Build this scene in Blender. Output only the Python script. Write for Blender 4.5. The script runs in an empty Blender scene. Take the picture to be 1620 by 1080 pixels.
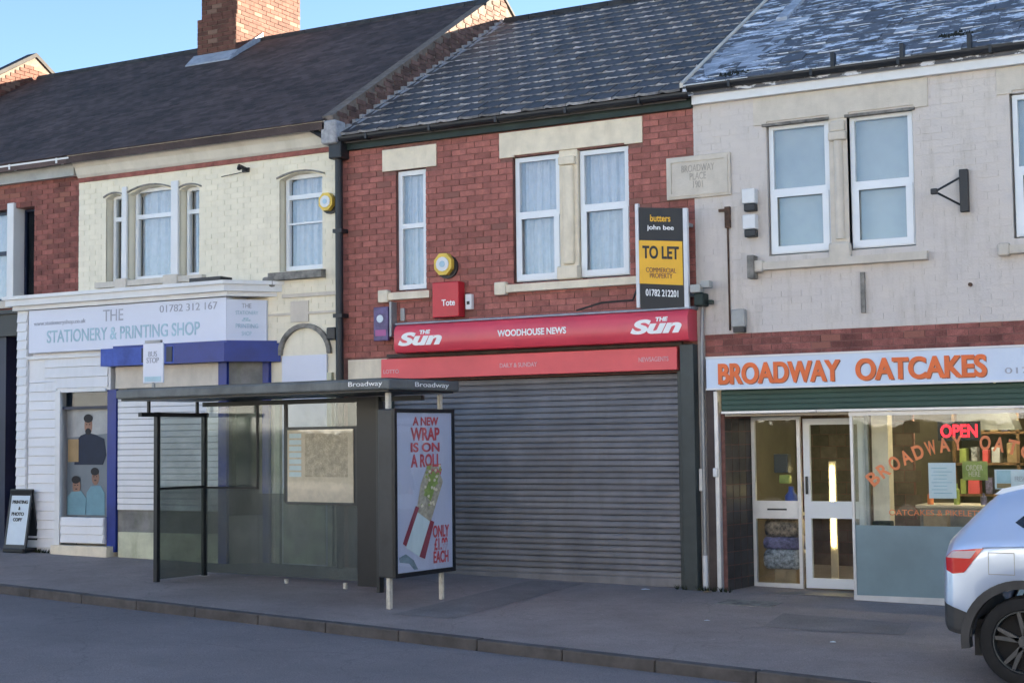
import bpy, bmesh, math, random
from mathutils import Vector, Matrix, Euler
random.seed(7)
R = math.radians
scn = bpy.context.scene
COL = scn.collection

# ------------------------------------------------------------------ camera
cam_d = bpy.data.cameras.new('camera'); cam = bpy.data.objects.new('camera', cam_d); COL.objects.link(cam)
scn.camera = cam
CAM = Vector((6.396, -15.862, 1.720))
yaw, pitch, roll = R(28.466), R(3.7195), R(-0.6917)
fwd = Vector((-math.sin(yaw)*math.cos(pitch), math.cos(yaw)*math.cos(pitch), math.sin(pitch)))
rt = Vector((math.cos(yaw), math.sin(yaw), 0)); up = rt.cross(fwd)
r2 = math.cos(roll)*rt + math.sin(roll)*up; u2 = -math.sin(roll)*rt + math.cos(roll)*up
mw = Matrix((r2, u2, -fwd)).transposed().to_4x4(); mw.translation = CAM
cam.matrix_world = mw
cam_d.sensor_width = 36.0; cam_d.lens = 36.0*2350/1620; cam_d.clip_end = 2000; cam_d.clip_start = 0.1

# ------------------------------------------------------------------ light
SUN_EL, SUN_AZ = R(16), R(50)                 # azimuth from +x (along the street) towards +y (behind the houses)
w = bpy.data.worlds.new("World"); scn.world = w; w.use_nodes = True
nt = w.node_tree; bg = nt.nodes['Background']
sky = nt.nodes.new('ShaderNodeTexSky'); sky.sky_type = 'NISHITA'; sky.sun_disc = False
sky.sun_elevation = SUN_EL; sky.sun_rotation = R(90) - SUN_AZ
sky.air_density = .8; sky.dust_density = .2; sky.ozone_density = 2.2
nt.links.new(sky.outputs[0], bg.inputs[0]); bg.inputs[1].default_value = 0.05
sd = Vector((math.cos(SUN_AZ)*math.cos(SUN_EL), math.sin(SUN_AZ)*math.cos(SUN_EL), math.sin(SUN_EL)))
sl = bpy.data.lights.new('sun', 'SUN'); sl.energy = 5.0; sl.angle = R(0.6); sl.color = (1, .86, .66)
so = bpy.data.objects.new('sun', sl); COL.objects.link(so); so.rotation_euler = sd.to_track_quat('Z', 'Y').to_euler(); so.location = (10, 10, 20)
vs = scn.view_settings; vs.view_transform = 'Standard'; vs.look = 'None'; vs.gamma = 1; vs.use_curve_mapping = False
vs.exposure = 2.88
scn.cycles.max_bounces = 8; scn.cycles.transparent_max_bounces = 16
scn.cycles.use_denoising = True

# ------------------------------------------------------------------ helpers
def lin(c):
    c = c/255.0
    return c/12.92 if c <= .04045 else ((c+.055)/1.055)**2.4

def mat(name, rgb, rough=.75, var=.12, scale=6.0, rnd=0.0, bump=0.0, bscale=60.0, metal=0.0, spec=.4, pale=None, rgb2=None, fine=.0, stain=None, emit=None, estr=0, coat=0, gum=False, glint_or_film=None):
    """procedural material: broad mottling + fine grain + a tone of its own per piece"""
    m = bpy.data.materials.new(name); m.use_nodes = True; n = m.node_tree.nodes; L = m.node_tree.links
    b = n['Principled BSDF']; b.inputs['Roughness'].default_value = rough; b.inputs['Metallic'].default_value = metal
    b.inputs['Specular IOR Level'].default_value = spec
    if coat: b.inputs['Coat Weight'].default_value = coat; b.inputs['Coat Roughness'].default_value = .05
    geo = n.new('ShaderNodeNewGeometry')
    no = n.new('ShaderNodeTexNoise'); no.inputs['Scale'].default_value = scale; no.inputs['Detail'].default_value = 6; no.inputs['Roughness'].default_value = .65
    L.new(geo.outputs['Position'], no.inputs['Vector'])
    r2_ = rgb2 if rgb2 else tuple(c*(1-2.2*var) for c in rgb)
    mr = n.new('ShaderNodeMapRange'); mr.inputs[1].default_value = .35; mr.inputs[2].default_value = .68
    L.new(no.outputs[0], mr.inputs[0])
    mx = n.new('ShaderNodeMix'); mx.data_type = 'RGBA'; mx.inputs[6].default_value = (*rgb, 1); mx.inputs[7].default_value = (*r2_, 1)
    L.new(mr.outputs[0], mx.inputs[0]); out = mx.outputs[2]
    if fine:
        n2 = n.new('ShaderNodeTexNoise'); n2.inputs['Scale'].default_value = 90; n2.inputs['Detail'].default_value = 3
        L.new(geo.outputs['Position'], n2.inputs['Vector'])
        m2 = n.new('ShaderNodeMapRange'); m2.inputs[1].default_value = .3; m2.inputs[2].default_value = .7; m2.inputs[3].default_value = 1-fine; m2.inputs[4].default_value = 1+fine
        L.new(n2.outputs[0], m2.inputs[0])
        vm = n.new('ShaderNodeVectorMath'); vm.operation = 'SCALE'; L.new(out, vm.inputs[0]); L.new(m2.outputs[0], vm.inputs['Scale']); out = vm.outputs[0]
    if rnd or pale:
        oi = n.new('ShaderNodeObjectInfo'); ad = n.new('ShaderNodeMath'); ad.operation = 'ADD'
        L.new(oi.outputs['Random'], ad.inputs[0]); L.new(geo.outputs['Random Per Island'], ad.inputs[1])
        fr = n.new('ShaderNodeMath'); fr.operation = 'FRACT'; L.new(ad.outputs[0], fr.inputs[0])
        if rnd:
            m3 = n.new('ShaderNodeMapRange'); m3.inputs[3].default_value = 1-rnd; m3.inputs[4].default_value = 1+rnd
            L.new(fr.outputs[0], m3.inputs[0])
            vm = n.new('ShaderNodeVectorMath'); vm.operation = 'SCALE'; L.new(out, vm.inputs[0]); L.new(m3.outputs[0], vm.inputs['Scale']); out = vm.outputs[0]
        if pale:                                   # (fraction of pieces, colour)
            gt = n.new('ShaderNodeMath'); gt.operation = 'GREATER_THAN'; gt.inputs[1].default_value = 1-pale[0]
            mu = n.new('ShaderNodeMath'); mu.operation = 'MULTIPLY'; mu.inputs[1].default_value = 7.31
            f2 = n.new('ShaderNodeMath'); f2.operation = 'FRACT'; L.new(fr.outputs[0], mu.inputs[0]); L.new(mu.outputs[0], f2.inputs[0]); L.new(f2.outputs[0], gt.inputs[0])
            pm = n.new('ShaderNodeMix'); pm.data_type = 'RGBA'; pm.inputs[7].default_value = (*pale[1], 1)
            L.new(gt.outputs[0], pm.inputs[0]); L.new(out, pm.inputs[6]); out = pm.outputs[2]
    if stain:                                      # (colour, amount): vertical water streaks and dirt
        mp = n.new('ShaderNodeMapping'); mp.inputs['Scale'].default_value = (3.2, 3.2, .55); L.new(geo.outputs['Position'], mp.inputs[0])
        n4 = n.new('ShaderNodeTexNoise'); n4.inputs['Scale'].default_value = 1.6; n4.inputs['Detail'].default_value = 8; n4.inputs['Roughness'].default_value = .7
        L.new(mp.outputs[0], n4.inputs['Vector'])
        m4 = n.new('ShaderNodeMapRange'); m4.inputs[1].default_value = .5; m4.inputs[2].default_value = .78; m4.inputs[4].default_value = stain[1]; L.new(n4.outputs[0], m4.inputs[0])
        sm = n.new('ShaderNodeMix'); sm.data_type = 'RGBA'; sm.inputs[7].default_value = (*stain[0], 1)
        L.new(m4.outputs[0], sm.inputs[0]); L.new(out, sm.inputs[6]); out = sm.outputs[2]
    if gum:                                        # trodden gum, oil spots and hairline cracks
        vo = n.new('ShaderNodeTexVoronoi'); vo.inputs['Scale'].default_value = 2.1; L.new(geo.outputs['Position'], vo.inputs['Vector'])
        lt = n.new('ShaderNodeMapRange'); lt.inputs[1].default_value = .035; lt.inputs[2].default_value = .055; lt.inputs[3].default_value = .32; lt.inputs[4].default_value = 0; L.new(vo.outputs['Distance'], lt.inputs[0])
        sg = n.new('ShaderNodeMix'); sg.data_type = 'RGBA'; sg.inputs[7].default_value = (*(c*1.9 for c in rgb), 1); L.new(lt.outputs[0], sg.inputs[0]); L.new(out, sg.inputs[6]); out = sg.outputs[2]
        dn = n.new('ShaderNodeTexNoise'); dn.inputs['Scale'].default_value = 1.5; dn.inputs['Detail'].default_value = 5; L.new(geo.outputs['Position'], dn.inputs['Vector'])
        va = n.new('ShaderNodeVectorMath'); va.operation = 'MULTIPLY_ADD'; va.inputs[1].default_value = (.9, .9, .9); L.new(dn.outputs['Color'], va.inputs[0]); L.new(geo.outputs['Position'], va.inputs[2])
        vc = n.new('ShaderNodeTexVoronoi'); vc.feature = 'DISTANCE_TO_EDGE'; vc.inputs['Scale'].default_value = .33; L.new(va.outputs[0], vc.inputs['Vector'])
        lc = n.new('ShaderNodeMapRange'); lc.inputs[1].default_value = .0015; lc.inputs[2].default_value = .005; lc.inputs[3].default_value = .25; lc.inputs[4].default_value = 0; L.new(vc.outputs['Distance'], lc.inputs[0])
        sc_ = n.new('ShaderNodeMix'); sc_.data_type = 'RGBA'; sc_.inputs[7].default_value = (*(c*.35 for c in rgb), 1); L.new(lc.outputs[0], sc_.inputs[0]); L.new(out, sc_.inputs[6]); out = sc_.outputs[2]
    if glint_or_film:                                      # broken pale streaks: sky glints painted on slates, mottling on felt
        mp = n.new('ShaderNodeMapping'); mp.inputs['Scale'].default_value = (1.9, 4.6, 4.6); L.new(geo.outputs['Position'], mp.inputs[0])
        nf_ = n.new('ShaderNodeTexNoise'); nf_.inputs['Scale'].default_value = 1.9; nf_.inputs['Detail'].default_value = 7; nf_.inputs['Roughness'].default_value = .7; L.new(mp.outputs[0], nf_.inputs['Vector'])
        mf = n.new('ShaderNodeMapRange'); mf.inputs[1].default_value = .535; mf.inputs[2].default_value = .565; mf.inputs[4].default_value = glint_or_film[1]; L.new(nf_.outputs[0], mf.inputs[0])
        sf_ = n.new('ShaderNodeMix'); sf_.data_type = 'RGBA'; sf_.inputs[7].default_value = (*glint_or_film[0], 1); L.new(mf.outputs[0], sf_.inputs[0]); L.new(out, sf_.inputs[6]); out = sf_.outputs[2]
    L.new(out, b.inputs['Base Color'])
    if bump:
        bn = n.new('ShaderNodeTexNoise'); bn.inputs['Scale'].default_value = bscale; bn.inputs['Detail'].default_value = 4
        L.new(geo.outputs['Position'], bn.inputs['Vector'])
        bp = n.new('ShaderNodeBump'); bp.inputs['Strength'].default_value = bump; bp.inputs['Distance'].default_value = .01
        L.new(bn.outputs[0], bp.inputs['Height']); L.new(bp.outputs[0], b.inputs['Normal'])
    if emit: b.inputs['Emission Color'].default_value = (*emit, 1); b.inputs['Emission Strength'].default_value = estr
    return m

def glass(name, tint=(.9, .93, .93), refl=1.5, add=.04, film=0.0, filmc=(.4, .42, .4), rough=.02, wav=0):
    m = bpy.data.materials.new(name); m.use_nodes = True; n = m.node_tree.nodes; L = m.node_tree.links
    n.remove(n['Principled BSDF']); o = n['Material Output']
    t = n.new('ShaderNodeBsdfTransparent'); t.inputs[0].default_value = (*tint, 1)
    g = n.new('ShaderNodeBsdfGlossy'); g.inputs['Roughness'].default_value = rough; g.inputs[0].default_value = (.9, .95, 1, 1)
    gi = n.new('ShaderNodeNewGeometry'); dt_ = n.new('ShaderNodeVectorMath'); dt_.operation = 'DOT_PRODUCT'; L.new(gi.outputs['Normal'], dt_.inputs[0]); L.new(gi.outputs['Incoming'], dt_.inputs[1])
    ab = n.new('ShaderNodeMath'); ab.operation = 'ABSOLUTE'; L.new(dt_.outputs['Value'], ab.inputs[0])
    om = n.new('ShaderNodeMath'); om.operation = 'SUBTRACT'; om.inputs[0].default_value = 1; L.new(ab.outputs[0], om.inputs[1])
    po_ = n.new('ShaderNodeMath'); po_.operation = 'POWER'; po_.inputs[1].default_value = 5; L.new(om.outputs[0], po_.inputs[0])
    ma = n.new('ShaderNodeMath'); ma.operation = 'MULTIPLY_ADD'; ma.inputs[1].default_value = .96; ma.inputs[2].default_value = .04*refl+add; ma.use_clamp = True
    L.new(po_.outputs[0], ma.inputs[0]); s = n.new('ShaderNodeMixShader'); L.new(ma.outputs[0], s.inputs[0])
    src = t.outputs[0]
    if film:
        d = n.new('ShaderNodeBsdfDiffuse'); d.inputs[0].default_value = (*filmc, 1)
        ge = n.new('ShaderNodeNewGeometry'); no = n.new('ShaderNodeTexNoise'); no.inputs['Scale'].default_value = 2.2; no.inputs['Detail'].default_value = 6
        L.new(ge.outputs['Position'], no.inputs['Vector'])
        mr = n.new('ShaderNodeMapRange'); mr.inputs[1].default_value = .3; mr.inputs[2].default_value = .7; mr.inputs[3].default_value = film*.6; mr.inputs[4].default_value = min(1, film*1.4)
        L.new(no.outputs[0], mr.inputs[0])
        s0 = n.new('ShaderNodeMixShader'); L.new(mr.outputs[0], s0.inputs[0]); L.new(t.outputs[0], s0.inputs[1]); L.new(d.outputs[0], s0.inputs[2]); src = s0.outputs[0]
    L.new(src, s.inputs[1]); L.new(g.outputs[0], s.inputs[2]); L.new(s.outputs[0], o.inputs[0])
    if wav:
        wav *= .35; ge = n.new('ShaderNodeNewGeometry'); no = n.new('ShaderNodeTexNoise'); no.inputs['Scale'].default_value = 3; L.new(ge.outputs['Position'], no.inputs['Vector'])
        bp = n.new('ShaderNodeBump'); bp.inputs['Strength'].default_value = wav; bp.inputs['Distance'].default_value = .02; L.new(no.outputs[0], bp.inputs['Height']); L.new(bp.outputs[0], g.inputs['Normal'])
    return m

class MB:
    """collects shapes given in world metres, links them as ONE mesh object"""
    def __init__(s): s.v = []; s.f = []; s.m = []; s.cur = 0
    def add(s, vs_, fs):
        o = len(s.v); s.v += [tuple(a) for a in vs_]; s.f += [tuple(i+o for i in f) for f in fs]; s.m += [s.cur]*len(fs); return s
    def box(s, x0, x1, y0, y1, z0, z1, M=None):
        p = [Vector((x, y, z)) for z in (z0, z1) for x, y in ((x0, y0), (x1, y0), (x1, y1), (x0, y1))]
        if M: p = [M @ q for q in p]
        return s.add(p, [(3, 2, 1, 0), (4, 5, 6, 7), (0, 1, 5, 4), (1, 2, 6, 5), (2, 3, 7, 6), (3, 0, 4, 7)])
    def bbox(s, x0, x1, y0, y1, z0, z1, b=.01, M=None):
        """box with chamfered edges"""
        bm = bmesh.new(); bmesh.ops.create_cube(bm, size=1)
        for v in bm.verts: v.co = Vector(((x0+x1)/2+v.co.x*(x1-x0), (y0+y1)/2+v.co.y*(y1-y0), (z0+z1)/2+v.co.z*(z1-z0)))
        bmesh.ops.bevel(bm, geom=bm.edges[:], offset=b, segments=2, affect='EDGES', profile=.5)
        bm.verts.index_update(); vs_ = [(M @ v.co if M else v.co.copy()) for v in bm.verts]; fs = [[v.index for v in f.verts] for f in bm.faces]; bm.free()
        return s.add(vs_, fs)
    def prism(s, pts, axis, a, b, M=None):
        """extrude a polygon; axis 'x': pts=(y,z); 'y': pts=(x,z); 'z': pts=(x,y)"""
        def mk(p, t): return Vector({'x': (t, p[0], p[1]), 'y': (p[0], t, p[1]), 'z': (p[0], p[1], t)}[axis])
        n = len(pts); vs_ = [mk(p, a) for p in pts]+[mk(p, b) for p in pts]
        if M: vs_ = [M @ q for q in vs_]
        ar = sum(pts[i][0]*pts[(i+1) % n][1]-pts[(i+1) % n][0]*pts[i][1] for i in range(n))
        fl = (ar > 0) ^ (axis == 'y') ^ (b < a)
        fs = [tuple(range(n))[::-1], tuple(range(n, 2*n))]+[(i, (i+1) % n, n+(i+1) % n, n+i) for i in range(n)]
        if not fl: fs = [f[::-1] for f in fs]
        return s.add(vs_, fs)
    def tube(s, pts, r, n=10, caps=True):
        pts = [Vector(p) for p in pts]; rings = []
        for i, p in enumerate(pts):
            d = (pts[min(i+1, len(pts)-1)]-pts[max(i-1, 0)]).normalized()
            a = d.orthogonal().normalized() if i == 0 else (pa - d*pa.dot(d)).normalized(); pa = a; b = d.cross(a)
            rr = r[i] if isinstance(r, (list, tuple)) else r
            rings.append([p+(a*math.cos(2*math.pi*k/n)+b*math.sin(2*math.pi*k/n))*rr for k in range(n)])
        fs = []
        for i in range(len(rings)-1):
            for k in range(n): fs.append((i*n+k, i*n+(k+1) % n, (i+1)*n+(k+1) % n, (i+1)*n+k))
        if caps: fs.append(tuple(range(n))[::-1]); fs.append(tuple((len(rings)-1)*n+k for k in range(n)))
        return s.add([v for q in rings for v in q], fs)
    def quad(s, a, b, c, d): return s.add([a, b, c, d], [(0, 1, 2, 3)])
    def build(s, name, m, parent=None, smooth=False, kind=None, label=None):
        me = bpy.data.meshes.new(name); off = worldpos(parent) if parent else Vector((0, 0, 0))
        me.from_pydata([Vector(v)-off for v in s.v], [], s.f)
        ms = m if isinstance(m, (list, tuple)) else [m]
        for q in ms: me.materials.append(q)
        if len(ms) > 1: me.polygons.foreach_set('material_index', s.m)
        if smooth:
            me.polygons.foreach_set('use_smooth', [True]*len(s.f))
        me.update(); o = bpy.data.objects.new(name, me); COL.objects.link(o)
        if smooth: 
            try: me.set_sharp_from_angle(angle=R(38))
            except Exception: pass
        if parent: o.parent = parent
        if kind: o['kind'] = kind
        if label: o['label'] = label
        return o

def worldpos(o):
    p = Vector((0, 0, 0))
    while o: p += o.location; o = o.parent
    return p
def thing(name, label, cat, loc=(0, 0, 0), group=None):
    o = bpy.data.objects.new(name, None); COL.objects.link(o); o.location = loc; o.empty_display_size = .2
    o['label'] = label; o['category'] = cat
    if group: o['group'] = group
    return o
def tag(o, label, cat, group=None):
    o['label'] = label; o['category'] = cat
    if group: o['group'] = group
    return o
def recentre(o, loc):
    """put a single-mesh thing's origin at its base"""
    loc = Vector(loc); o.data.transform(Matrix.Translation(-loc)); o.location = loc; return o
def struct(o): o['kind'] = 'structure'; return o

_tc = {}
def text(body, x0, x1, z0, z1, y, m, parent, name='lettering', shear=0, bold=0.0, depth=.004, M=None, keep=False):
    """flat lettering fitted to the box x0..x1, z0..z1 on the plane y (facing -y); M maps that plane elsewhere"""
    cu = bpy.data.curves.new('t', 'FONT'); cu.body = body; cu.shear = shear; cu.offset = bold; cu.extrude = .02; cu.align_x = 'CENTER'; cu.space_line = .8
    ob = bpy.data.objects.new('t', cu); COL.objects.link(ob)
    dg = bpy.context.evaluated_depsgraph_get(); me = bpy.data.meshes.new_from_object(ob.evaluated_get(dg))
    bpy.data.objects.remove(ob); bpy.data.curves.remove(cu)
    xs = [v.co.x for v in me.vertices]; ys = [v.co.y for v in me.vertices]
    ax, bx, ay, by = min(xs), max(xs), min(ys), max(ys)
    off = worldpos(parent) if parent else Vector((0, 0, 0))
    sx = (x1-x0)/(bx-ax); sz = (z1-z0)/(by-ay)
    if keep: sx = sz = min(sx, sz)
    for v in me.vertices:
        p = Vector(((x0+x1)/2+(v.co.x-(ax+bx)/2)*sx, y-(v.co.z/.02)*depth/2-depth/2, (z0+z1)/2+(v.co.y-(ay+by)/2)*sz))
        v.co = (M @ p if M else p)-off
    me.materials.clear(); me.materials.append(m); o = bpy.data.objects.new(name, me); COL.objects.link(o)
    if parent: o.parent = parent
    return o

def zg(x, y=0): return -.02*max(-40, min(40, x)) + .02*y     # pavement surface, falling to the right and to the road
def ky(x): return -3.95-.125*(x+1.5)                        # kerb line

# ------------------------------------------------------------------ materials
M = {}
M['asphalt'] = mat('pavement asphalt', (.31, .262, .245), .88, .12, .9, bump=.5, bscale=140, fine=.28, stain=((.18, .158, .15), .6), gum=True)
M['road'] = mat('road asphalt', (.22, .196, .195), .85, .10, .6, bump=.5, bscale=120, fine=.3, stain=((.15, .14, .14), .5), gum=True)
M['kerb'] = mat('kerb stone', (.105, .095, .092), .9, .2, 4, rnd=.05, bump=.3)
M['brick'] = mat('red brick', (.41, .145, .118), .82, .18, 9, rnd=.20, bump=.4, fine=.18, pale=(.05, (.24, .10, .08)))
M['brick2'] = mat('dark red brick', (.30, .105, .085), .85, .25, 5, rnd=.28, bump=.4, fine=.2, pale=(.09, (.28, .11, .08)))
M['mortar'] = mat('dark mortar', (.26, .125, .105), .95, .2, 12, bump=.4)
M['brick_p'] = mat('weathered parapet brick', (.19, .11, .09), .9, .25, 6, rnd=.3, bump=.4, fine=.2)
M['mortar_l'] = mat('lime mortar', (.21, .165, .135), .95, .2, 12, bump=.4)
M['brick_c'] = mat('chimney brick', (.145, .060, .043), .85, .2, 6, rnd=.22, bump=.4, fine=.2, pale=(.12, (.19, .11, .08)))
M['cream'] = mat('cream masonry paint', (.84, .77, .61), .7, .05, 3, rnd=.03, bump=.25, bscale=50, stain=((.42, .38, .26), .38))
M['greige'] = mat('grey beige masonry paint', (.62, .56, .51), .75, .06, 2.2, rnd=.02, bump=.3, bscale=45, stain=((.34, .30, .24), .6), rgb2=(.58, .53, .50))
M['stone'] = mat('painted cream stone', (.82, .72, .56), .75, .08, 5, bump=.2, stain=((.42, .34, .24), .4))
M['stone_g'] = mat('painted grey stone', (.64, .575, .49), .75, .07, 5, bump=.2, stain=((.38, .34, .28), .45))
M['stone_d'] = mat('weathered stone sill', (.30, .28, .25), .9, .3, 8, bump=.5)
M['white'] = mat('white paint', (.74, .74, .74), .45, .04, 2, stain=((.5, .49, .45), .25))
M['upvc'] = mat('white window frame', (.76, .78, .80), .3, .02, 2)
M['clad'] = mat('white cladding board', (.72, .72, .74), .4, .03, 2, rnd=.03, stain=((.46, .46, .42), .3))
M['fascia_c'] = mat('cream cornice paint', (.70, .65, .56), .6, .07, 3, stain=((.42, .38, .28), .4))
M['black'] = mat('black plastic', (.018, .019, .022), .4, .1, 3)
M['dkpipe'] = mat('black iron pipe', (.02, .022, .027), .45, .15, 3)
M['green_dk'] = mat('dark green gutter board', (.018, .035, .03), .6, .2, 5)
M['tile'] = mat('grey concrete tile', (.082, .072, .070), .55, .25, 3, rnd=.20, bump=.3, spec=.5)
M['tile_old'] = mat('old dark clay tile', (.085, .058, .052), .85, .25, 1.1, rnd=.4, bump=.3, fine=.2)
M['slate'] = mat('slate', (.105, .105, .118), .55, .2, 5, rnd=.25, bump=.25, spec=.5, pale=(.03, (.36, .38, .42)), glint_or_film=((.74, .76, .82), .9))  # pale streaks painted into the colour as sky glints
M['tile_butt'] = mat('tile edge with painted glint', (.42, .41, .43), .8, .3, 8, rnd=.5)  # pale grey butts stand in for sky reflection on the tile edges
M['slate_butt'] = mat('slate edge', (.16, .17, .19), .6, .3, 8, rnd=.3, pale=(.55, (.72, .75, .82)))  # random pale edges paint sky glints on the slate butts
M['lead'] = mat('lead flashing', (.36, .39, .45), .5, .15, 8, bump=.2)
M['mort_flash'] = mat('stepped mortar flashing', (.42, .42, .44), .9, .2, 12, bump=.5)
M['ridge'] = mat('ridge tile', (.05, .048, .05), .8, .25, 6, rnd=.2)
M['curtain'] = mat('white net curtain', (.60, .58, .60), .9, .07, 12)
M['blind'] = mat('pale blind', (.46, .47, .45), .8, .12, .9)
M['dark_room'] = mat('dark room wall', (.035, .035, .04), .9, .2, 2)
M['pane'] = glass('window glass', (.95, .96, .96), 1.3, .01, wav=.45)
M['pane_dk'] = glass('dark window glass', (.45, .5, .55), .8, .0, wav=.25)
M['shopglass'] = glass('shop window glass', (.95, .97, .96), .8, 0, wav=.15)
M['shglass'] = glass('scratched shelter glass', (.80, .84, .82), 1.0, .0, film=.16, filmc=(.30, .33, .31), rough=.06)
M['shglass_lo'] = glass('dirty lower shelter glass', (.58, .63, .61), 1.0, .0, film=.32, filmc=(.20, .215, .20), rough=.15)  # dirt film, plus a darker tint painting the road's reflection
M['sh_black'] = mat('black shelter steel', (.014, .015, .018), .38, .1, 3)
M['sh_grey'] = mat('dark grey shelter steel', (.04, .043, .046), .4, .15, 3)
M['sh_roof'] = mat('grey shelter roof edge', (.15, .16, .16), .5, .2, 3, stain=((.06, .07, .055), .5))
M['steel_pale'] = mat('pale worn steel foot', (.62, .58, .50), .45, .15, 20)
M['red'] = mat('red sign panel', (.72, .07, .105), .33, .08, 1.5, spec=.5)
M['red2'] = mat('faded red sign panel', (.80, .115, .125), .45, .06, 1.5)
M['red_box'] = mat('red box sign', (.58, .025, .04), .35, .08, 3)
M['whitelet'] = mat('white letters', (.85, .85, .85), .4, .02)
M['pinklet'] = mat('faded white letters', (.78, .40, .42), .5, .03)
M['shutter'] = mat('grey roller shutter', (.20, .195, .205), .5, .14, 2.0, rnd=.12, stain=((.13, .12, .12), .6))
M['shutter_rail'] = mat('shutter side rail', (.045, .06, .062), .45, .15, 3)
M['yellow'] = mat('yellow board', (.85, .46, .03), .5, .04)
M['blackboard'] = mat('black board', (.02, .02, .022), .5, .08)
M['wood_w'] = mat('white painted post', (.72, .72, .74), .5, .05, 5)
M['bell'] = mat('yellow bell box', (.80, .55, .08), .45, .08)
M['blue'] = mat('royal blue paint', (.004, .028, .25), .35, .15, 2)
M['blue_f'] = mat('faded blue fascia', (.05, .105, .50), .5, .25, 2.5, stain=((.02, .04, .17), .6))
M['navy'] = mat('navy paint', (.012, .02, .055), .4, .15, 2)
M['signw'] = mat('pale sign panel', (.66, .69, .80), .35, .03, 1)
M['sign_oat'] = mat('pale blue sign panel', (.60, .69, .83), .35, .03, 1)
M['let_blue'] = mat('faded blue letters', (.40, .58, .68), .5, .1)
M['let_grey'] = mat('faded grey letters', (.40, .42, .50), .5, .1)
M['orange'] = mat('orange letters', (.82, .16, .035), .45, .06)
M['brownlet'] = mat('dark letter edge', (.25, .10, .07), .6, .1)
M['oat_win'] = mat('orange window lettering', (.80, .25, .10), .6, .1)
M['green'] = mat('green shutter box', (.022, .075, .060), .45, .15, 2)
M['alu'] = mat('anodised aluminium', (.60, .61, .63), .35, .08, 4, metal=.35)
M['alu_dk'] = mat('dull aluminium', (.34, .35, .36), .45, .12, 4, metal=.3)
M['brown'] = mat('brown pillar', (.085, .062, .055), .7, .25, 4, stain=((.05, .04, .04), .5))
M['glint_or_film'] = mat('grey blue window film', (.20, .29, .32), .35, .10, 1.3, spec=.5)
M['plinth'] = mat('cream plinth', (.60, .60, .44), .8, .12, 4, stain=((.25, .27, .14), .7))
M['grime'] = mat('grimy board', (.26, .25, .235), .8, .2, 4, stain=((.16, .18, .09), .6))
M['moss'] = mat('moss', (.035, .045, .018), 1, .4, 20, bump=.8)
M['moss_dk'] = mat('blackened moss', (.030, .034, .026), 1, .4, 20, bump=.8)
M['felt'] = mat('pale roofing felt', (.36, .39, .45), .6, .2, 5, bump=.4, glint_or_film=((.50, .53, .60), .8))
M['poster_bg'] = mat('grey blue poster', (.16, .19, .22), .4, .08, 2)
M['skin'] = mat('poster skin print', (.30, .17, .12), .6, .1)
M['shirt_d'] = mat('poster dark shirt print', (.012, .02, .045), .6, .1)
M['shirt_l'] = mat('poster light blue print', (.17, .32, .38), .6, .08)
M['hair'] = mat('poster hair print', (.015, .014, .016), .6, .1)
M['tan'] = mat('poster tan print', (.38, .26, .13), .6, .1)
M['paper'] = mat('paper', (.66, .74, .80), .7, .04, 5)
M['paper_w'] = mat('timetable paper', (.74, .60, .48), .5, .10, 9)
M['paint_car'] = mat('silver blue car paint', (.58, .68, .86), .28, .03, 1, metal=.45, coat=.8)
M['trim'] = mat('grey bumper plastic', (.05, .05, .052), .6, .15, 6)
M['tyre'] = mat('tyre rubber', (.013, .013, .014), .8, .15, 10)
M['rim'] = mat('dark alloy', (.10, .11, .12), .3, .1, 3, metal=.7)
M['rim_l'] = mat('grey alloy spoke', (.14, .145, .155), .3, .1, 3, metal=.7)
M['lamp_red'] = mat('red tail lamp', (.62, .012, .02), .15, .05, 2, coat=.6, spec=.6)
M['lamp_clear'] = mat('clear tail lamp', (.62, .50, .52), .12, .05, 2, coat=.6)
M['car_glass'] = mat('tinted car glass', (.015, .02, .03), .06, .05, 1, spec=.7)
M['floor_shop'] = mat('shop floor', (.13, .12, .12), .5, .1, 2)
M['wall_shop'] = mat('shop wall', (.17, .14, .10), .7, .15, 2)
M['tilebrown'] = mat('brown wall tile', (.17, .12, .09), .45, .2, 5, rnd=.3)
M['tilegrey'] = mat('dark grey glazed wall tile', (.060, .055, .055), .4, .2, 5, rnd=.25)
M['wood'] = mat('brown wood', (.22, .12, .055), .55, .2, 5)
M['tube'] = mat('glowing tube reflection', (.9, .8, .5), .5, .0, emit=(1, .80, .38), estr=3.5)
M['tube2'] = mat('lit ceiling tube', (.9, .8, .5), .5, .0, emit=(1, .86, .55), estr=26)
M['neon'] = mat('red led', (.7, .02, .03), .5, .0, emit=(1, .02, .04), estr=.35)
M['blueplastic'] = mat('blue plastic', (.03, .07, .38), .4, .1)
M['bag_purple'] = mat('purple grey packet', (.22, .20, .38), .5, .35, 25)
M['bag_tan'] = mat('tan packet', (.36, .27, .20), .5, .4, 25)
M['bag_white'] = mat('white packet', (.48, .50, .56), .5, .4, 25)
M['card'] = mat('cardboard', (.36, .25, .14), .8, .15, 5)
M['box_grey'] = mat('grey plastic box', (.42, .42, .40), .6, .12, 5)
M['rust'] = mat('rusty iron', (.13, .075, .05), .9, .3, 10)
M['limey'] = mat('lime green card', (.36, .44, .12), .6, .15, 5)
M['purple'] = mat('purple sign', (.14, .10, .26), .4, .3, 6)
M['pink'] = mat('pink sign print', (.42, .10, .30), .4, .1)
M['poster'] = mat('ad poster paper', (.58, .58, .76), .35, .03, 1, stain=((.52, .52, .72), .3))
M['ad_red'] = mat('ad red print', (.70, .10, .13), .45, .1)
M['ad_food'] = mat('ad wrap print', (.60, .50, .40), .5, .22, 22)
M['ad_dark'] = mat('ad dark red print', (.30, .05, .08), .5, .1)
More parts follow.
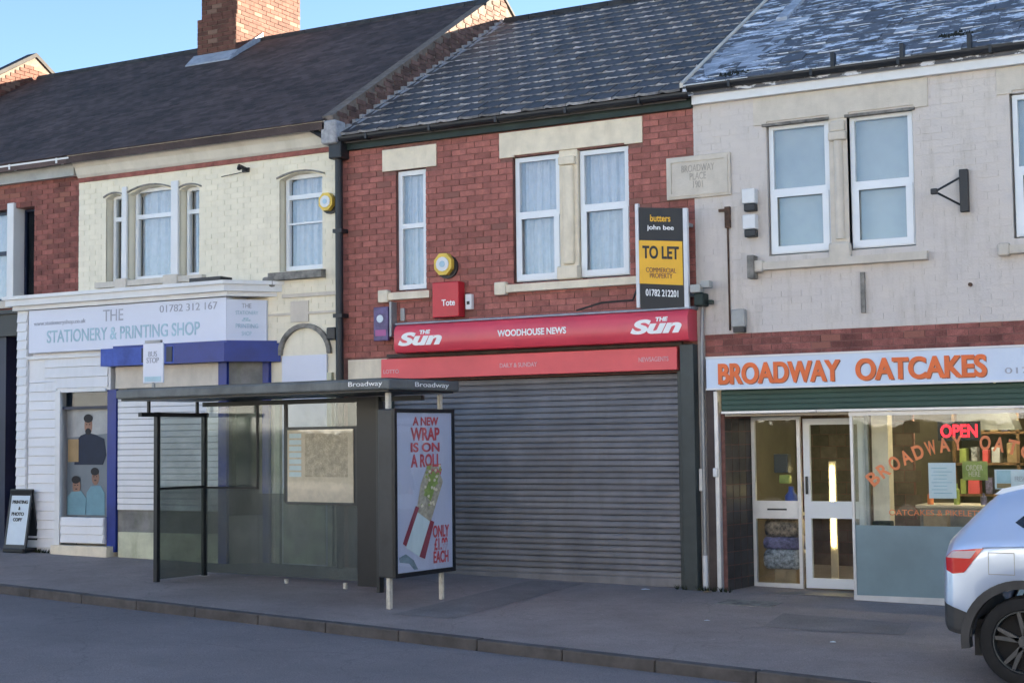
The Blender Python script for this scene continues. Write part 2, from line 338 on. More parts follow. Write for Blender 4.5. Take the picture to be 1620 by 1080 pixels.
M['ad_blue'] = mat('ad blue grey print', (.22, .30, .38), .5, .2)
M['wire'] = mat('cable', (.03, .03, .03), .6, .1)
M['terracotta_wire'] = mat('brown cable', (.20, .10, .075), .7, .1)

# ------------------------------------------------------------------ ground
def sheet(name, ylo, yhi, zf, m, xs):
    """strip whose long edges follow functions of x"""
    b = MB(); 
    for i in range(len(xs)-1):
        a, c = xs[i], xs[i+1]
        b.quad((a, ylo(a), zf(a, ylo(a))), (c, ylo(c), zf(c, ylo(c))), (c, yhi(c), zf(c, yhi(c))), (a, yhi(a), zf(a, yhi(a))))
    return struct(b.build(name, m))
XS = [-300, -120, -40]+[x for x in range(-36, 40, 4)]+[40, 120, 300]
def zroad(x, y):
    d = ky(x)-.14-y
    return zg(x, ky(x))-.095+.018*min(max(d, 0), 4.0)-.018*max(0, d-4.5)
sheet('ground', lambda x: -400, lambda x: 300, lambda x, y: zg(x)-.5, mat('ground beyond', (.16, .15, .14), .95, .2, .3), XS)
sheet('pavement', lambda x: ky(x)+.0, lambda x: 5.0, zg, M['asphalt'], XS)
sheet('road', lambda x: ky(x)-9.5, lambda x: ky(x)-.13, zroad, M['road'], XS)
sheet('far_pavement', lambda x: ky(x)-30, lambda x: ky(x)-9.5, lambda x, y: zroad(x, ky(x)-9.5)+.1, mat('pale bounce paving', (.40, .37, .33), .9, .1, 1.5, bump=.3), XS)  # unseen far side, made pale to bounce sunlight up
kb = struct(MB().box(-60, -59, ky(-60)-.13, ky(-60), zg(-60), zg(-60)+.001).build('kerb', M['kerb']))
ks = MB(); ks.bbox(0, .905, -.125, 0, -.2, .0, .012); kme = None
xk = -13.0; ang = math.atan(-.125); k = 0
while xk < 9:
    if kme is None:
        o = ks.build('kerb_stone', M['kerb'], None); kme = o.data
    else:
        o = bpy.data.objects.new('kerb_stone', kme); COL.objects.link(o)
    o.parent = kb; o.location = (xk, ky(xk), zg(xk, ky(xk))+.006+random.uniform(-.003, .003)); o.rotation_euler = (0, math.atan(.0225), ang)
    xk += .915*math.cos(ang); k += 1

# ------------------------------------------------------------------ masonry
def wall_cells(b, x0, x1, z0, z1, y0, y1, ops):
    xs = sorted({x0, x1, *[v for o in ops for v in o[:2] if x0 < v < x1]}); zs = sorted({z0, z1, *[v for o in ops for v in o[2:] if z0 < v < z1]})
    for j in range(len(zs)-1):
        run = None
        for i in range(len(xs)):
            solid = False
            if i < len(xs)-1:
                cx, cz = (xs[i]+xs[i+1])/2, (zs[j]+zs[j+1])/2
                solid = not any(o[0] < cx < o[1] and o[2] < cz < o[3] for o in ops)
            if solid and run is None: run = xs[i]
            if not solid and run is not None: b.box(run, xs[i], y0, y1, zs[j], zs[j+1]); run = None
    return b

BR_L, BR_H, JN = .215, .065, .010
def bricks(part, x0, x1, z0, z1, y, ops, m, proud=.008, limit=300, prefer=None, depth=.02, flemish=True):
    """single bricks proud of the joint face y; the nearest `limit` whole bricks become sub-parts of `part`, the rest one mesh"""
    whole, rest = [], []
    nz = int((z1-z0)/(BR_H+JN))+1
    for r in range(nz):
        za = z0+r*(BR_H+JN); zb = min(za+BR_H, z1)
        if zb-za < .02: continue
        x = x0 - (BR_L+JN)*(.5 if r % 2 else 0)
        while x < x1:
            a, c = max(x, x0), min(x+BR_L, x1)
            segs = [(a, c)] if c-a > .015 else []
            for o in ops:
                if zb > o[2]+.002 and za < o[3]-.002:
                    ns = []
                    for s0, s1 in segs:
                        if s1 <= o[0] or s0 >= o[1]: ns.append((s0, s1)); continue
                        if s0 < o[0]-.012: ns.append((s0, o[0]))
                        if s1 > o[1]+.012: ns.append((o[1], s1))
                    segs = ns
            for s0, s1 in segs:
                (whole if s1-s0 > BR_L-.001 and zb-za > BR_H-.001 else rest).append((s0, s1, za, zb))
            x += BR_L+JN
    whole.sort(key=lambda q: (Vector((q[0], y, q[2]))-CAM).length if prefer is None else prefer(q))
    ind = whole[:limit]; rest += whole[limit:]
    off = worldpos(part); shared = None
    for q in ind:
        if shared is None:
            t = MB(); t.box(0, BR_L, 0, depth, 0, BR_H); o = t.build('brick', m); shared = o.data
        else: o = bpy.data.objects.new('brick', shared); COL.objects.link(o)
        o.parent = part; o.location = Vector((q[0], y-proud+random.uniform(-.0025, .0025), q[2]))-off
        o.rotation_euler = (random.uniform(-.008, .008), 0, random.uniform(-.006, .006))
    if rest:
        t = MB()
        for q in rest:
            d = random.uniform(-.0025, .0025); t.box(q[0], q[1], y-proud+d, y+.012, q[2], q[3])
        t.build('brickwork', m, part, kind='stuff')

def gable(b, X0, X1, pts): b.prism(pts, 'x', X0, X1)

def roof_tiles(part, x0, x1, ye, ze, slope, length, gauge, wid, th, m, name, limit, tilt=.0, jit=0.0, lap=1.25, stagger=.5, arc=0.0, butt=None):
    mm = [m, butt or m]
    a = math.atan(slope); ca, sa = math.cos(a), math.sin(a); rows = int(math.ceil(length/gauge)); items = []
    for r in range(rows):
        s = r*gauge; x = x0 - (wid*stagger if r % 2 else 0)
        L_ = min(gauge*lap, length-s+.01)
        while x < x1-.01:
            xa, xb = max(x, x0), min(x+wid-.006, x1)
            if xb-xa > .03: items.append((xa, xb, s, L_))
            x += wid
    full = [q for q in items if q[1]-q[0] > wid-.01 and abs(q[3]-gauge*lap) < 1e-6]
    full.sort(key=lambda q: (Vector(((q[0]+q[1])/2, ye+q[2]*ca, ze+q[2]*sa))-CAM).length)
    ind = set(full[:limit]); off = worldpos(part); shared = None; rest = MB()
    def shape(b, w_, L_, MM):
        if arc:      # interlocking tile: shallow roll at one side
            prof = [(0, 0), (w_*.16, arc), (w_*.32, arc*.2), (w_*.62, 0), (w_, arc*.35)]
        else: prof = [(0, 0), (w_, 0)]
        n = len(prof); vs_ = []
        for yy in (0, L_):
            t0 = th if yy == 0 else th
            for px_, pz in prof: vs_.append(MM @ Vector((px_, yy, pz+t0)))
            for px_, pz in prof: vs_.append(MM @ Vector((px_, yy, pz)))
        fs = []
        for i in range(n-1):
            fs += [(i, i+1, 2*n+i+1, 2*n+i), (n+i+1, n+i, 3*n+i, 3*n+i+1), (n+i, n+i+1, i+1, i), (2*n+i, 2*n+i+1, 3*n+i+1, 3*n+i)]
        fs += [(0, 2*n, 3*n, n), (n-1, 2*n-1, 4*n-1, 3*n-1)]
        k0 = len(b.m); b.add(vs_, fs)
        for i in range(n-1): b.m[k0+4*i+2] = 1
    for q in items:
        w_ = q[1]-q[0]; P0 = Vector((q[0], ye+q[2]*ca, ze+q[2]*sa+.004))
        rot = Euler((a-tilt+random.uniform(-jit, jit), random.uniform(-jit, jit), random.uniform(-jit, jit)*.6))
        if q in ind:
            if shared is None:
                t = MB(); shape(t, wid-.006, gauge*lap, Matrix.Identity(4)); o = t.build(name, mm); shared = o.data
            else: o = bpy.data.objects.new(name, shared); COL.objects.link(o)
            o.parent = part; o.location = P0-off; o.rotation_euler = rot
        else: shape(rest, w_, q[3], Matrix.Translation(P0) @ rot.to_matrix().to_4x4())
    if rest.v: rest.build(name+'_courses', mm, part, kind='stuff')

def window(parent, x0, x1, z0, z1, y, zt=None, fr=.055, style='sash', curtain='curtain', panem='pane', frm='upvc', label=None, mull=(), top_arch=0, low_inset=0):
    """white framed window set back at plane y: part window > pane, curtain, transom"""
    f = MB(); d0, d1 = y, y+.06
    f.box(x0, x1, d0, d1, z0, z0+fr); f.box(x0, x1, d0, d1, z1-fr, z1); f.box(x0, x0+fr, d0, d1, z0+fr, z1-fr); f.box(x1-fr, x1, d0, d1, z0+fr, z1-fr)
    for mx_ in mull: f.box(mx_-.02, mx_+.02, d0+.004, d1-.01, z0+fr, z1-fr)
    wo = f.build('window', M[frm], parent, label=label)
    if zt:
        t = MB(); t.box(x0+fr, x1-fr, d0-.002, d1, zt-.03, zt+.03)
        if low_inset:   # lower opening casement stands proud
            g = low_inset; t.box(x0+.012, x0+fr+g, d0-.014, d0-.001, z0+.012, zt-.03); t.box(x1-fr-g, x1-.012, d0-.014, d0-.001, z0+.012, zt-.03)
            t.box(x0+fr+g, x1-fr-g, d0-.014, d0-.001, z0+.012, z0+fr+g); t.box(x0+fr+g, x1-fr-g, d0-.014, d0-.001, zt-.03-g, zt-.03)
        t.build('transom', M[frm], wo)
    zs = [(z0+fr, z1-fr)] if not zt else [(z0+fr, zt-.03), (zt+.03, z1-fr)]
    for a, c in zs: MB().box(x0+fr-.004, x1-fr+.004, y+.028, y+.034, a-.004, c+.004).build('pane', M[panem], wo)
    if curtain:
        c = MB(); n = 44; pts = []
        for i in range(n+1):
            u = i/n; gap = 0; xx = x0+.01+u*(x1-x0-.02)
            yy = y+.13+.016*math.sin(u*34*(x1-x0)/.6)+.008*math.sin(u*71+1.3)
            pts.append((xx, yy if curtain == 'curtain' else y+.12))
        for i in range(n):
            (xa, ya), (xb, yb) = pts[i], pts[i+1]; c.quad((xa, ya, z0), (xb, yb, z0), (xb, yb, z1), (xa, ya, z1)); c.quad((xb, yb+.002, z0), (xa, ya+.002, z0), (xa, ya+.002, z1), (xb, yb+.002, z1))
        c.build('curtain' if curtain == 'curtain' else 'blind', M[curtain], wo, smooth=True)
    return wo

def sill(b, x0, x1, z0, z1, out=.07, back=.1): b.prism([(-out, z0+.01), (-out, z1-.02), (back, z1), (back, z0)], 'x', x0, x1)

def gutter(name, x0, x1, y, z, r, m, parent):
    b = MB(); n = 8; pr = []
    for k in range(n+1): t = math.pi+math.pi*k/n; pr.append((y+r*math.cos(t), z+r*math.sin(t)))
    for k in range(n, -1, -1): t = math.pi+math.pi*k/n; pr.append((y+(r-.008)*math.cos(t), z+(r-.008)*math.sin(t)))
    for k in range(len(pr)-1):
        b.quad((x0, *pr[k]), (x1, *pr[k]), (x1, *pr[k+1]), (x0, *pr[k+1]))
    x = x0+.5
    while x < x1:
        b.box(x, x+.03, y-r-.006, y+r, z-r-.006, z+.006); x += .95
    return b.build(name, m, parent)

YR = 4.35   # ridge line
def roof_slab(parent, x0, x1, ye, ze, slope, m, th=.10):
    zr = ze+slope*(YR-ye); b = MB()
    b.prism([(ye, ze-th), (ye, ze), (YR, zr), (2*YR-ye, ze), (2*YR-ye, ze-th), (YR, zr-th)], 'x', x0, x1)
    return b.build('roof', m, parent), zr

# ================================================================== CREAM HOUSE
def house_shell(parent, x0, x1, ztop, zfl=3.35, nm='side_wall', m='dark_room'):
    b = MB(); b.box(x0+.002, x0+.11, .285, 8.6, -.4, ztop); b.box(x1-.11, x1-.002, .285, 8.6, -.4, ztop)
    b.box(x0+.11, x1-.11, 8.3, 8.6, -.4, ztop); b.box(x0+.11, x1-.11, 1.6, 1.7, 2.7, ztop)
    b.box(x0+.11, x1-.11, .29, 8.3, 2.95, 3.1)
    return b.build(nm, M[m], parent)

cream = thing('painted_brick_house', 'cream painted brick house with arched upper windows above the white shopfront', 'house', (-7.05, 0, zg(-7)))
opsC = [(-8.82, -8.50, 4.0, 5.28), (-8.40, -7.59, 4.0, 5.34), (-7.45, -7.10, 4.0, 5.28), (-5.72, -5.02, 3.97, 5.28)]
wl = wall_cells(MB(), -9.35, -4.73, -.3, 5.62, .006, .28, opsC).build('wall', M['cream'], cream)
bricks(wl, -9.35, -4.73, 3.15+.0, 5.50, .006, opsC, M['cream'], proud=.005)
def arch_head(b, x0, x1, zspring, ztop, y0, y1):
    """fills the corners of an opening under a segmental arch"""
    n = 10; w_ = x1-x0; h = ztop-zspring; Rr = (w_*w_/4+h*h)/(2*h); cz = ztop-Rr; cx = (x0+x1)/2
    pts = []
    for i in range(n+1):
        x = x0+w_*i/n; pts.append((x, cz+math.sqrt(max(0, Rr*Rr-(x-cx)**2))))
    for i in range(n):
        (a, za), (c, zc) = pts[i], pts[i+1]
        b.prism([(a, za), (c, zc), (c, ztop+.004), (a, ztop+.004)], 'y', y0, y1)
for o in opsC[:3]: ah = MB(); arch_head(ah, o[0]+.001, o[1]-.001, o[3]-(.10 if o[1]-o[0] > .5 else .06), o[3]-.002, .003, .27); ah.build('arch_head', M['cream'], cream)
ah = MB(); arch_head(ah, -5.719, -5.021, 5.20, 5.278, .003, .27)
ah.build('arch_head', M['cream'], cream)
for o, h in ((opsC[0], .05), (opsC[1], .09), (opsC[2], .05), (opsC[3], .07)):
    hd = MB(); n = 8; w_ = o[1]-o[0]+.08; cx = (o[0]+o[1])/2
    for i in range(n):
        a0 = -1+2*i/n; a1 = -1+2*(i+1)/n
        z0_ = o[3]-h*a0*a0+.005; z1_ = o[3]-h*a1*a1+.005
        hd.prism([(cx+a0*w_/2, z0_), (cx+a1*w_/2, z1_), (cx+a1*w_/2, z1_+.022), (cx+a0*w_/2, z0_+.022)], 'y', -.02, .05)
    hd.build('hood_mould', M['stone_d'], cream)

for a, c in ((-8.50, -8.40), (-7.59, -7.45)): MB().bbox(a+.004, c-.004, -.035, .2, 4.03, 5.36, .012).build('window_pier', M['white'], cream)
window(cream, -8.80, -8.52, 4.03, 5.27, .13, 4.93, fr=.045)
window(cream, -8.38, -7.61, 4.03, 5.33, .13, 4.93, fr=.05)
window(cream, -7.43, -7.12, 4.03, 5.27, .13, 4.93, fr=.045)
wq = window(cream, -5.70, -5.04, 3.99, 5.27, .12, 4.97, fr=.055)
MB().box(-5.645, -5.095, .115, .15, 4.60, 4.625).build('glazing_bar', M['upvc'], wq)
s = MB(); s.box(-8.95, -6.98, -.09, .12, 3.93, 4.01); s.bbox(-8.55, -8.33, -.12, -.0, 3.86, 4.04, .02); s.bbox(-7.66, -7.40, -.12, -.0, 3.86, 4.04, .02)
s.build('window_sill', M['stone_g'], cream)
s = MB(); sill(s, -5.84, -4.97, 3.84, 3.97, .10, .12); s.bbox(-5.92, -5.74, -.13, .0, 3.76, 3.9, .03); s.build('window_sill', M['stone_d'], cream)
c = MB(); c.prism([(0, 5.565), (-.03, 5.565), (-.06, 5.60), (-.10, 5.70), (-.17, 5.78), (-.25, 5.81), (-.25, 5.86), (0, 5.86)], 'x', -9.34, -4.80)
cn = c.build('cornice', M['fascia_c'], cream)
MB().box(-9.34, -4.80, -.022, .004, 5.50, 5.563).build('brick_band', M['brick2'], cn)
MB().box(-5.66, -4.75, -.03, .004, 3.61, 3.66).build('string_course', M['stone_g'], cream)
MB().box(-5.9, -4.75, -.02, .004, 3.38, 3.41).build('ledge', M['stone_g'], cream)
# blocked arch beside the shopfront
b = MB(); n = 16; ci = []; co = []
for i in range(n+1):
    t = math.pi*(1-i/n); ci.append((-5.30+.37*math.cos(t), 2.85+.35*math.sin(t))); co.append((-5.30+.43*math.cos(t), 2.85+.41*math.sin(t)))
for i in range(n): b.prism([ci[i], ci[i+1], co[i+1], co[i]], 'y', -.045, .004)
b.build('arch_moulding', M['stone_d'], cream)
MB().prism([(-5.66, .10)]+[(-4.94, .10), (-4.94, 2.84), (-5.66, 2.84)], 'y', -.03, .003).build('boarded_door', M['signw'], cream)
b = MB(); b.box(-4.92, -4.85, -.05, .003, .1, 2.6); b.box(-5.76, -5.69, -.05, .003, .1, 2.5); b.build('door_frame', M['plinth'], cream)
MB().box(-5.64, -4.96, -.04, -.032, .12, 1.1).build('kick_board', M['plinth'], cream)
rf, zrc = roof_slab(cream, -9.35, -4.80, -.26, 5.845, .60, M['tile_old'])
roof_tiles(rf, -9.35, -4.82, -.27, 5.85, .60, 5.35, .105, .168, .012, M['tile_old'], 'tile', 0, tilt=.02, jit=.012)
b = MB(); x = -9.35
while x < -4.85: b.tube([(x, YR, zrc-.01), (min(x+.44, -4.83), YR, zrc-.01)], .085, 10); x += .45
b.build('ridge_tile', M['ridge'], rf)
house_shell(cream, -9.35, -4.73, 5.6)
tag(recentre(MB().bbox(-5.53, -5.24, -.018, .001, 3.28, 3.56, .004).build('wall_notice', M['stone_g']), (-5.38, 0, 3.28)), 'pale square notice on the cream wall above the blocked arch', 'notice')
b = MB(); b.box(-6.33, -6.22, -.03, 0, 5.36, 5.42); b.tube([(-6.27, -.03, 5.40), (-6.27, -.16, 5.42), (-6.24, -.2, 5.38)], .03, 8); b.tube([(-6.27, -.02, 5.37), (-6.7, -.012, 5.34)], .006, 5)
tag(recentre(b.build('wall_light', M['dkpipe']), (-6.27, 0, 5.37)), 'small dark lamp bracket high on the cream wall under the cornice', 'light')
def bell(x, z, r, label, rx=-.1):
    t = thing('alarm_box', label, 'alarm box', (x, 0, z-r))
    b = MB(); b.prism([(x+r*math.cos(k*math.pi/4+.39)*1.0, z+r*1.08*math.sin(k*math.pi/4+.39)) for k in range(8)], 'y', -.10, 0); b.build('housing', M['bell'], t)
    b = MB(); b.prism([(x+r*.68*math.cos(k*math.pi/6), z+r*.68*math.sin(k*math.pi/6)) for k in range(12)], 'y', -.112, -.099); b.build('badge', M['white'], t)
    b = MB(); b.prism([(x+.02+r*1.12*math.cos(k*math.pi/8), z-.03+r*1.1*math.sin(k*math.pi/8)) for k in range(16)], 'y', -.03, 0.0); b.build('back_plate', M['black'], t)
    b = MB(); b.prism([(x+r*.30*math.cos(k*math.pi/6), z+r*.30*math.sin(k*math.pi/6)) for k in range(12)], 'y', -.115, -.1125); b.build('emblem', M['let_blue'], t)
bell(-4.90, 4.83, .115, 'octagonal yellow alarm box on the cream wall beside the black downpipe')
bell(-3.12, 3.89, .135, 'round yellow alarm box on the red brick wall above the red box sign')

# chimney on the party wall, its street face in shade
ch = thing('brick_chimney', 'tall red brick chimney rising from the dark tiled roof ridge', 'chimney', (-9.83, 4.5, 8.2))
def brick_stack(part, x0, x1, y0, y1, z0, z1, m, name='brick', limit=0):
    t = MB(); r = 0; z = z0
    while z < z1:
        zb = min(z+BR_H, z1); o = BR_L*.5+.005 if r % 2 else 0
        x = x0-o
        while x < x1:
            a, c_ = max(x, x0), min(x+BR_L, x1)
            if c_-a > .02:
                d = random.uniform(0, .005); t.box(a, c_, y0-.008-d, y0+.03, z, zb); t.box(a, c_, y1-.03, y1+.008+d, z, zb)
            x += BR_L+JN
        y = y0-(BR_L+JN)*.5+o
        while y < y1:
            a, c_ = max(y, y0+.002), min(y+BR_L, y1-.002)
            if c_-a > .02:
                d = random.uniform(0, .005); t.box(x0-.008-d, x0+.03, a, c_, z+.0005, zb-.0005); t.box(x1-.03, x1+.008+d, a, c_, z+.0005, zb-.0005)
            y += BR_L+JN
        z += BR_H+JN; r += 1
    return t.build('brickwork', m, part, kind='stuff')
st = MB().box(-10.19, -9.43, 3.70, 5.46, 7.6, 10.2).build('stack', M['mortar_l'], ch); brick_stack(st, -10.19, -9.43, 3.70, 5.46, 8.95, 10.2, M['brick_c'])
lo = MB().box(-10.25, -9.425, 3.66, 5.48, 7.6, 8.93).build('lower_stack', M['mortar_l'], ch); brick_stack(lo, -10.25, -9.425, 3.66, 5.48, 7.9, 8.93, M['brick_c'])
MB().box(-10.27, -9.36, 3.62, 5.53, 9.74, 9.80).build('oversailing_course', M['brick2'], ch)
b = MB(); zf = lambda y: 5.845+.60*(y+.26)
b.prism([(3.42, zf(3.42)+.03), (3.42, zf(3.42)+.05), (3.64, zf(3.64)+.13), (3.64, zf(3.6)+.03)], 'x', -10.32, -9.36)
b.prism([(3.5, zf(3.5)+.0), (3.5, zf(3.5)+.10), (YR, zf(YR)+.15), (YR, zf(YR))], 'x', -9.415, -9.38)
b.build('lead_flashing', M['lead'], ch)

# ================================================================== NEIGHBOUR + HIGHER HOUSE
nb = thing('brick_house', 'red brick house with white window mullion at the left edge', 'house', (-12, 0, zg(-12)))
opsN = [(-12.6, -10.24, 3.85, 5.24)]
wl = wall_cells(MB(), -14.8, -9.352, -.3, 5.62, .008, .28, opsN).build('wall', M['mortar'], nb)
bricks(wl, -14.8, -9.352, 3.0, 5.60, .008, opsN, M['brick2'])
for a in (-10.76, -11.9): MB().bbox(a, a+.14, -.05, .2, 3.78, 5.32, .012).build('window_pier', M['white'], nb)
window(nb, -10.60, -10.26, 3.87, 5.23, .15, None, fr=.03, frm='navy', panem='pane_dk', curtain=None)
window(nb, -11.75, -10.78, 3.87, 5.23, .13, 4.6, fr=.04, frm='navy')
window(nb, -12.58, -11.91, 3.87, 5.23, .13, 4.6, fr=.04, frm='navy')
MB().box(-12.9, -10.1, -.09, .12, 3.74, 3.85).build('window_sill', M['stone_g'], nb)
MB().box(-14.8, -9.36, -.10, .005, 5.60, 5.78).build('eaves_board', M['box_grey'], nb)
gutter('gutter', -14.8, -9.3, -.20, 5.84, .065, M['white'], nb)
rf, _ = roof_slab(nb, -14.8, -9.352, -.26, 5.845, .60, M['tile_old'])
roof_tiles(rf, -14.8, -9.355, -.27, 5.85, .60, 5.35, .105, .168, .012, M['tile_old'], 'tile', 0, tilt=.02, jit=.012)
b = MB(); x = -14.7
while x < -9.4: b.tube([(x, YR, zrc-.01), (x+.44, YR, zrc-.01)], .085, 10); x += .45
b.build('ridge_tile', M['ridge'], rf)
house_shell(nb, -14.8, -9.36, 5.6)
# its navy shopfront
nf = thing('navy_shopfront', 'dark navy shopfront with a pale post at the left edge', 'shopfront', (-12.4, -.1, zg(-12.4)))
b = MB(); b.box(-14.7, -10.12, -.30, .0, 3.30, 3.62); b.box(-14.7, -10.12, -.36, .0, 3.62, 3.68); b.build('fascia', M['black'], nf)
b = MB(); b.box(-10.72, -10.56, -.22, 0, .1, 3.30); b.box(-14.7, -14.5, -.22, 0, .1, 3.3); b.box(-14.5, -10.72, -.18, -.02, .1, .75); b.build('stall_riser', M['navy'], nf)
MB().box(-10.86, -10.76, -.2, -.02, .75, 3.0).build('window_post', M['white'], nf)
MB().box(-14.5, -10.86, -.12, -.11, .75, 3.3).build('pane', M['pane_dk'], nf)

hh = thing('higher_house', 'higher brick gable with a sunlit verge showing above the roofs at far left', 'house', (-17, 0, zg(-17)))
MB().box(-20, -14.82, 0, 8.7, -.3, 6.2).build('wall', M['brick2'], hh)
rf, z9 = roof_slab(hh, -20, -14.9, -.25, 6.2, .60, M['tile_old'])
gv = MB(); gv.prism([(-.2, 5.9), (-.2, 6.32), (YR, 6.32+.6*(YR+.2)), (8.9, 6.32), (8.9, 5.9), (YR, 8.55)], 'x', -14.98, -14.81); g_ = gv.build('gable_upstand', M['mortar_l'], hh)
t = MB(); z = 5.95; r = 0
while z < 8.95:
    y = -.2-(.11 if r % 2 else 0)
    while y < 8.8:
        top = 6.30+.6*(min(y, 2*YR-y-.2)+.2)
        if z+.065 < top and z > top-.85: t.box(-14.83, -14.80+random.uniform(0, .006), max(y, -.19), y+.215, z, z+.065)
        y += .225
    z += .075; r += 1
t.build('brickwork', M['brick_c'], g_, kind='stuff')
b = MB(); b.prism([(-.25, 6.33), (YR, 6.33+.6*(YR+.2)), (8.95, 6.33), (8.95, 6.40), (YR, 6.41+.6*(YR+.2)), (-.25, 6.40)], 'x', -15.02, -14.78); b.build('coping', M['ridge'], hh)

# ================================================================== WHITE CLAD SHOPFRONT
sf = thing('stationery_shopfront', 'white boarded shopfront with pale printed sign and blue fascia below the cream house', 'shopfront', (-8.0, -.2, zg(-8)))
YS = -.40
b = MB(); b.prism([(-10.22, 0), (-10.22, -.56), (-6.20, -.56), (-5.68, .0)], 'z', 3.70, 3.79); b.prism([(-10.16, 0), (-10.16, -.48), (-6.22, -.48), (-5.76, .0)], 'z', 3.64, 3.70)
b.prism([(-10.25, .0), (-10.25, -.60), (-6.19, -.60), (-5.64, .0)], 'z', 3.79, 3.84)
b.build('cornice', M['white'], sf)
b = MB(); b.box(-10.14, -9.93, YS, -.005, .12, 3.64); b.box(-9.93, -6.27, -.30, -.005, 2.98, 3.64); b.build('frame', M['white'], sf)
b = MB(); b.box(-9.88, -6.27, YS-.03, -.302, 3.02, 3.63); sg = b.build('sign_panel', M['signw'], sf)
b = MB(); b.prism([(-6.265, YS-.03), (-5.92, -.03), (-5.92, -.0), (-6.265, YS+.05)], 'z', 3.04, 3.60); sg2 = b.build('side_sign_panel', M['signw'], sf)
text('THE', -8.45, -8.08, 3.41, 3.57, YS-.031, M['let_grey'], sg)
text('STATIONERY & PRINTING SHOP', -9.52, -6.72, 3.15, 3.33, YS-.031, M['let_blue'], sg, bold=.012)
text('www.stationeryshop.co.uk', -9.78, -8.78, 3.39, 3.47, YS-.031, M['let_grey'], sg)
text('01782 312 167', -7.42, -6.42, 3.48, 3.58, YS-.031, M['let_grey'], sg)
v = Vector((.345, .40, 0)).normalized(); MS = Matrix((( v.x, -v.y, 0, -6.265), (v.y, v.x, 0, YS-.03), (0, 0, 1, 0), (0, 0, 0, 1)))
for s_, za, zb in (('THE', 3.49, 3.55), ('STATIONERY', 3.40, 3.45), ('&', 3.31, 3.36), ('PRINTING', 3.22, 3.28), ('SHOP', 3.12, 3.18)):
    text(s_, .12 if len(s_) > 4 else .2, .42 if len(s_) > 4 else .33, za, zb, -.002, M['let_blue'] if s_ != 'THE' else M['let_grey'], sg2, M=MS)
# boards: each its own piece
def boards(parent, x0, x1, z0, z1, y, h=.13, m='clad', name='board', th=.022):
    z = z0; sh = None
    while z < z1-.03:
        zb = min(z+h-.006, z1)
        b = MB(); b.prism([(y, z), (y-th, z+.004), (y-.006, zb), (y, zb)], 'x', x0, x1); b.build(name, M[m], parent); z += h
bk = MB(); bk.box(-9.93, -9.35, -.375, -.01, .12, 2.98); bk.box(-9.35, -8.36, -.375, -.01, 2.46, 2.98); bk.box(-10.14, -9.93, YS-.001, YS, .2, 2.9); k_ = bk.build('cladding', M['clad'], sf)
boards(k_, -10.13, -9.94, .22, 3.62, YS-.002); boards(k_, -9.91, -9.37, .25, 2.62, -.377); boards(k_, -9.60, -8.40, 2.50, 2.96, -.377, h=.15)
b = MB(); b.box(-9.925, -8.37, YS-.03, -.377, 2.93, 2.975); b.box(-9.36, -9.27, YS-.02, -.377, .2, 2.47); b.box(-9.30, -8.42, YS-.01, -.377, 2.44, 2.48); b.build('trim', M['white'], sf)
# window with printed poster
pw = MB().box(-9.27, -8.42, -.28, -.26, .70, 2.44).build('poster', M['poster_bg'], sf)
MB().box(-9.27, -8.42, -.37, -.2, 2.20, 2.24).build('transom', M['navy'], sf)
MB().box(-9.27, -8.42, -.255, -.24, 2.22, 2.46).build('dark_backing', M['navy'], sf); MB().box(-9.27, -8.42, -.30, -.285, 2.24, 2.44).build('pane', M['pane_dk'], sf)
def blob(b, cx, cz, rx, rz, y, n=18, th=.003): b.prism([(cx+rx*math.cos(2*math.pi*k/n), cz+rz*math.sin(2*math.pi*k/n)) for k in range(n)], 'y', y-th, y)
yy = -.281
b = MB(); blob(b, -8.86, 1.97, .075, .13, yy); blob(b, -9.07, 1.12, .075, .105, yy-.008); blob(b, -8.72, 1.24, .07, .105, yy); b.prism([(-9.22, 1.5), (-9.0, 1.42), (-8.98, 1.5), (-9.2, 1.6)], 'y', yy-.003, yy); b.build('printed_faces', M['skin'], pw)
for q in ((-8.86, 2.07, .085, .06, yy-.004), (-9.08, 1.21, .08, .055, yy-.012), (-8.73, 1.325, .075, .055, yy-.004)): b = MB(); blob(b, *q); b.build('printed_hair', M['hair'], pw)
b = MB(); blob(b, -8.86, 1.885, .055, .045, yy-.0035); b.build('printed_beard', M['hair'], pw)
b = MB(); b.prism([(-9.12, 1.42), (-8.58, 1.42), (-8.52, 1.55), (-8.56, 1.78), (-8.72, 1.84), (-8.82, 1.86), (-8.9, 1.86), (-9.0, 1.83), (-9.10, 1.74)], 'y', yy-.005, yy-.001); b.build('printed_dark_shirt', M['shirt_d'], pw)
b = MB(); b.prism([(-9.24, .72), (-8.90, .72), (-8.88, .95), (-8.98, 1.05), (-9.16, 1.04), (-9.24, .97)], 'y', yy-.012, yy-.009); b.prism([(-8.89, .72), (-8.54, .72), (-8.54, 1.02), (-8.62, 1.13), (-8.80, 1.12), (-8.88, 1.03)], 'y', yy-.006, yy-.002); b.build('printed_pale_shirt', M['shirt_l'], pw)
b = MB()
for cx_, cz_, q_ in ((-8.86, 1.985, 1), (-9.07, 1.135, .9), (-8.72, 1.255, .9)):
    oy = .012 if cx_ == -9.07 else .004
    for dx in (-.028, .028): blob(b, cx_+dx*q_, cz_, .012, .007, yy-oy, 8)
    blob(b, cx_, cz_-.06*q_, .022, .008, yy-oy, 8)
b.build('printed_features', M['hair'], pw, kind='stuff')
b = MB(); b.prism([(-9.27, 1.80), (-8.42, 1.86), (-8.42, 2.20), (-9.27, 2.20)], 'y', yy-.0005, yy); b.build('printed_sky', M['alu_dk'], pw)
b = MB(); b.box(-9.24, -9.04, yy-.006, yy-.001, 1.46, 1.78); b.build('printed_box', M['tan'], pw)
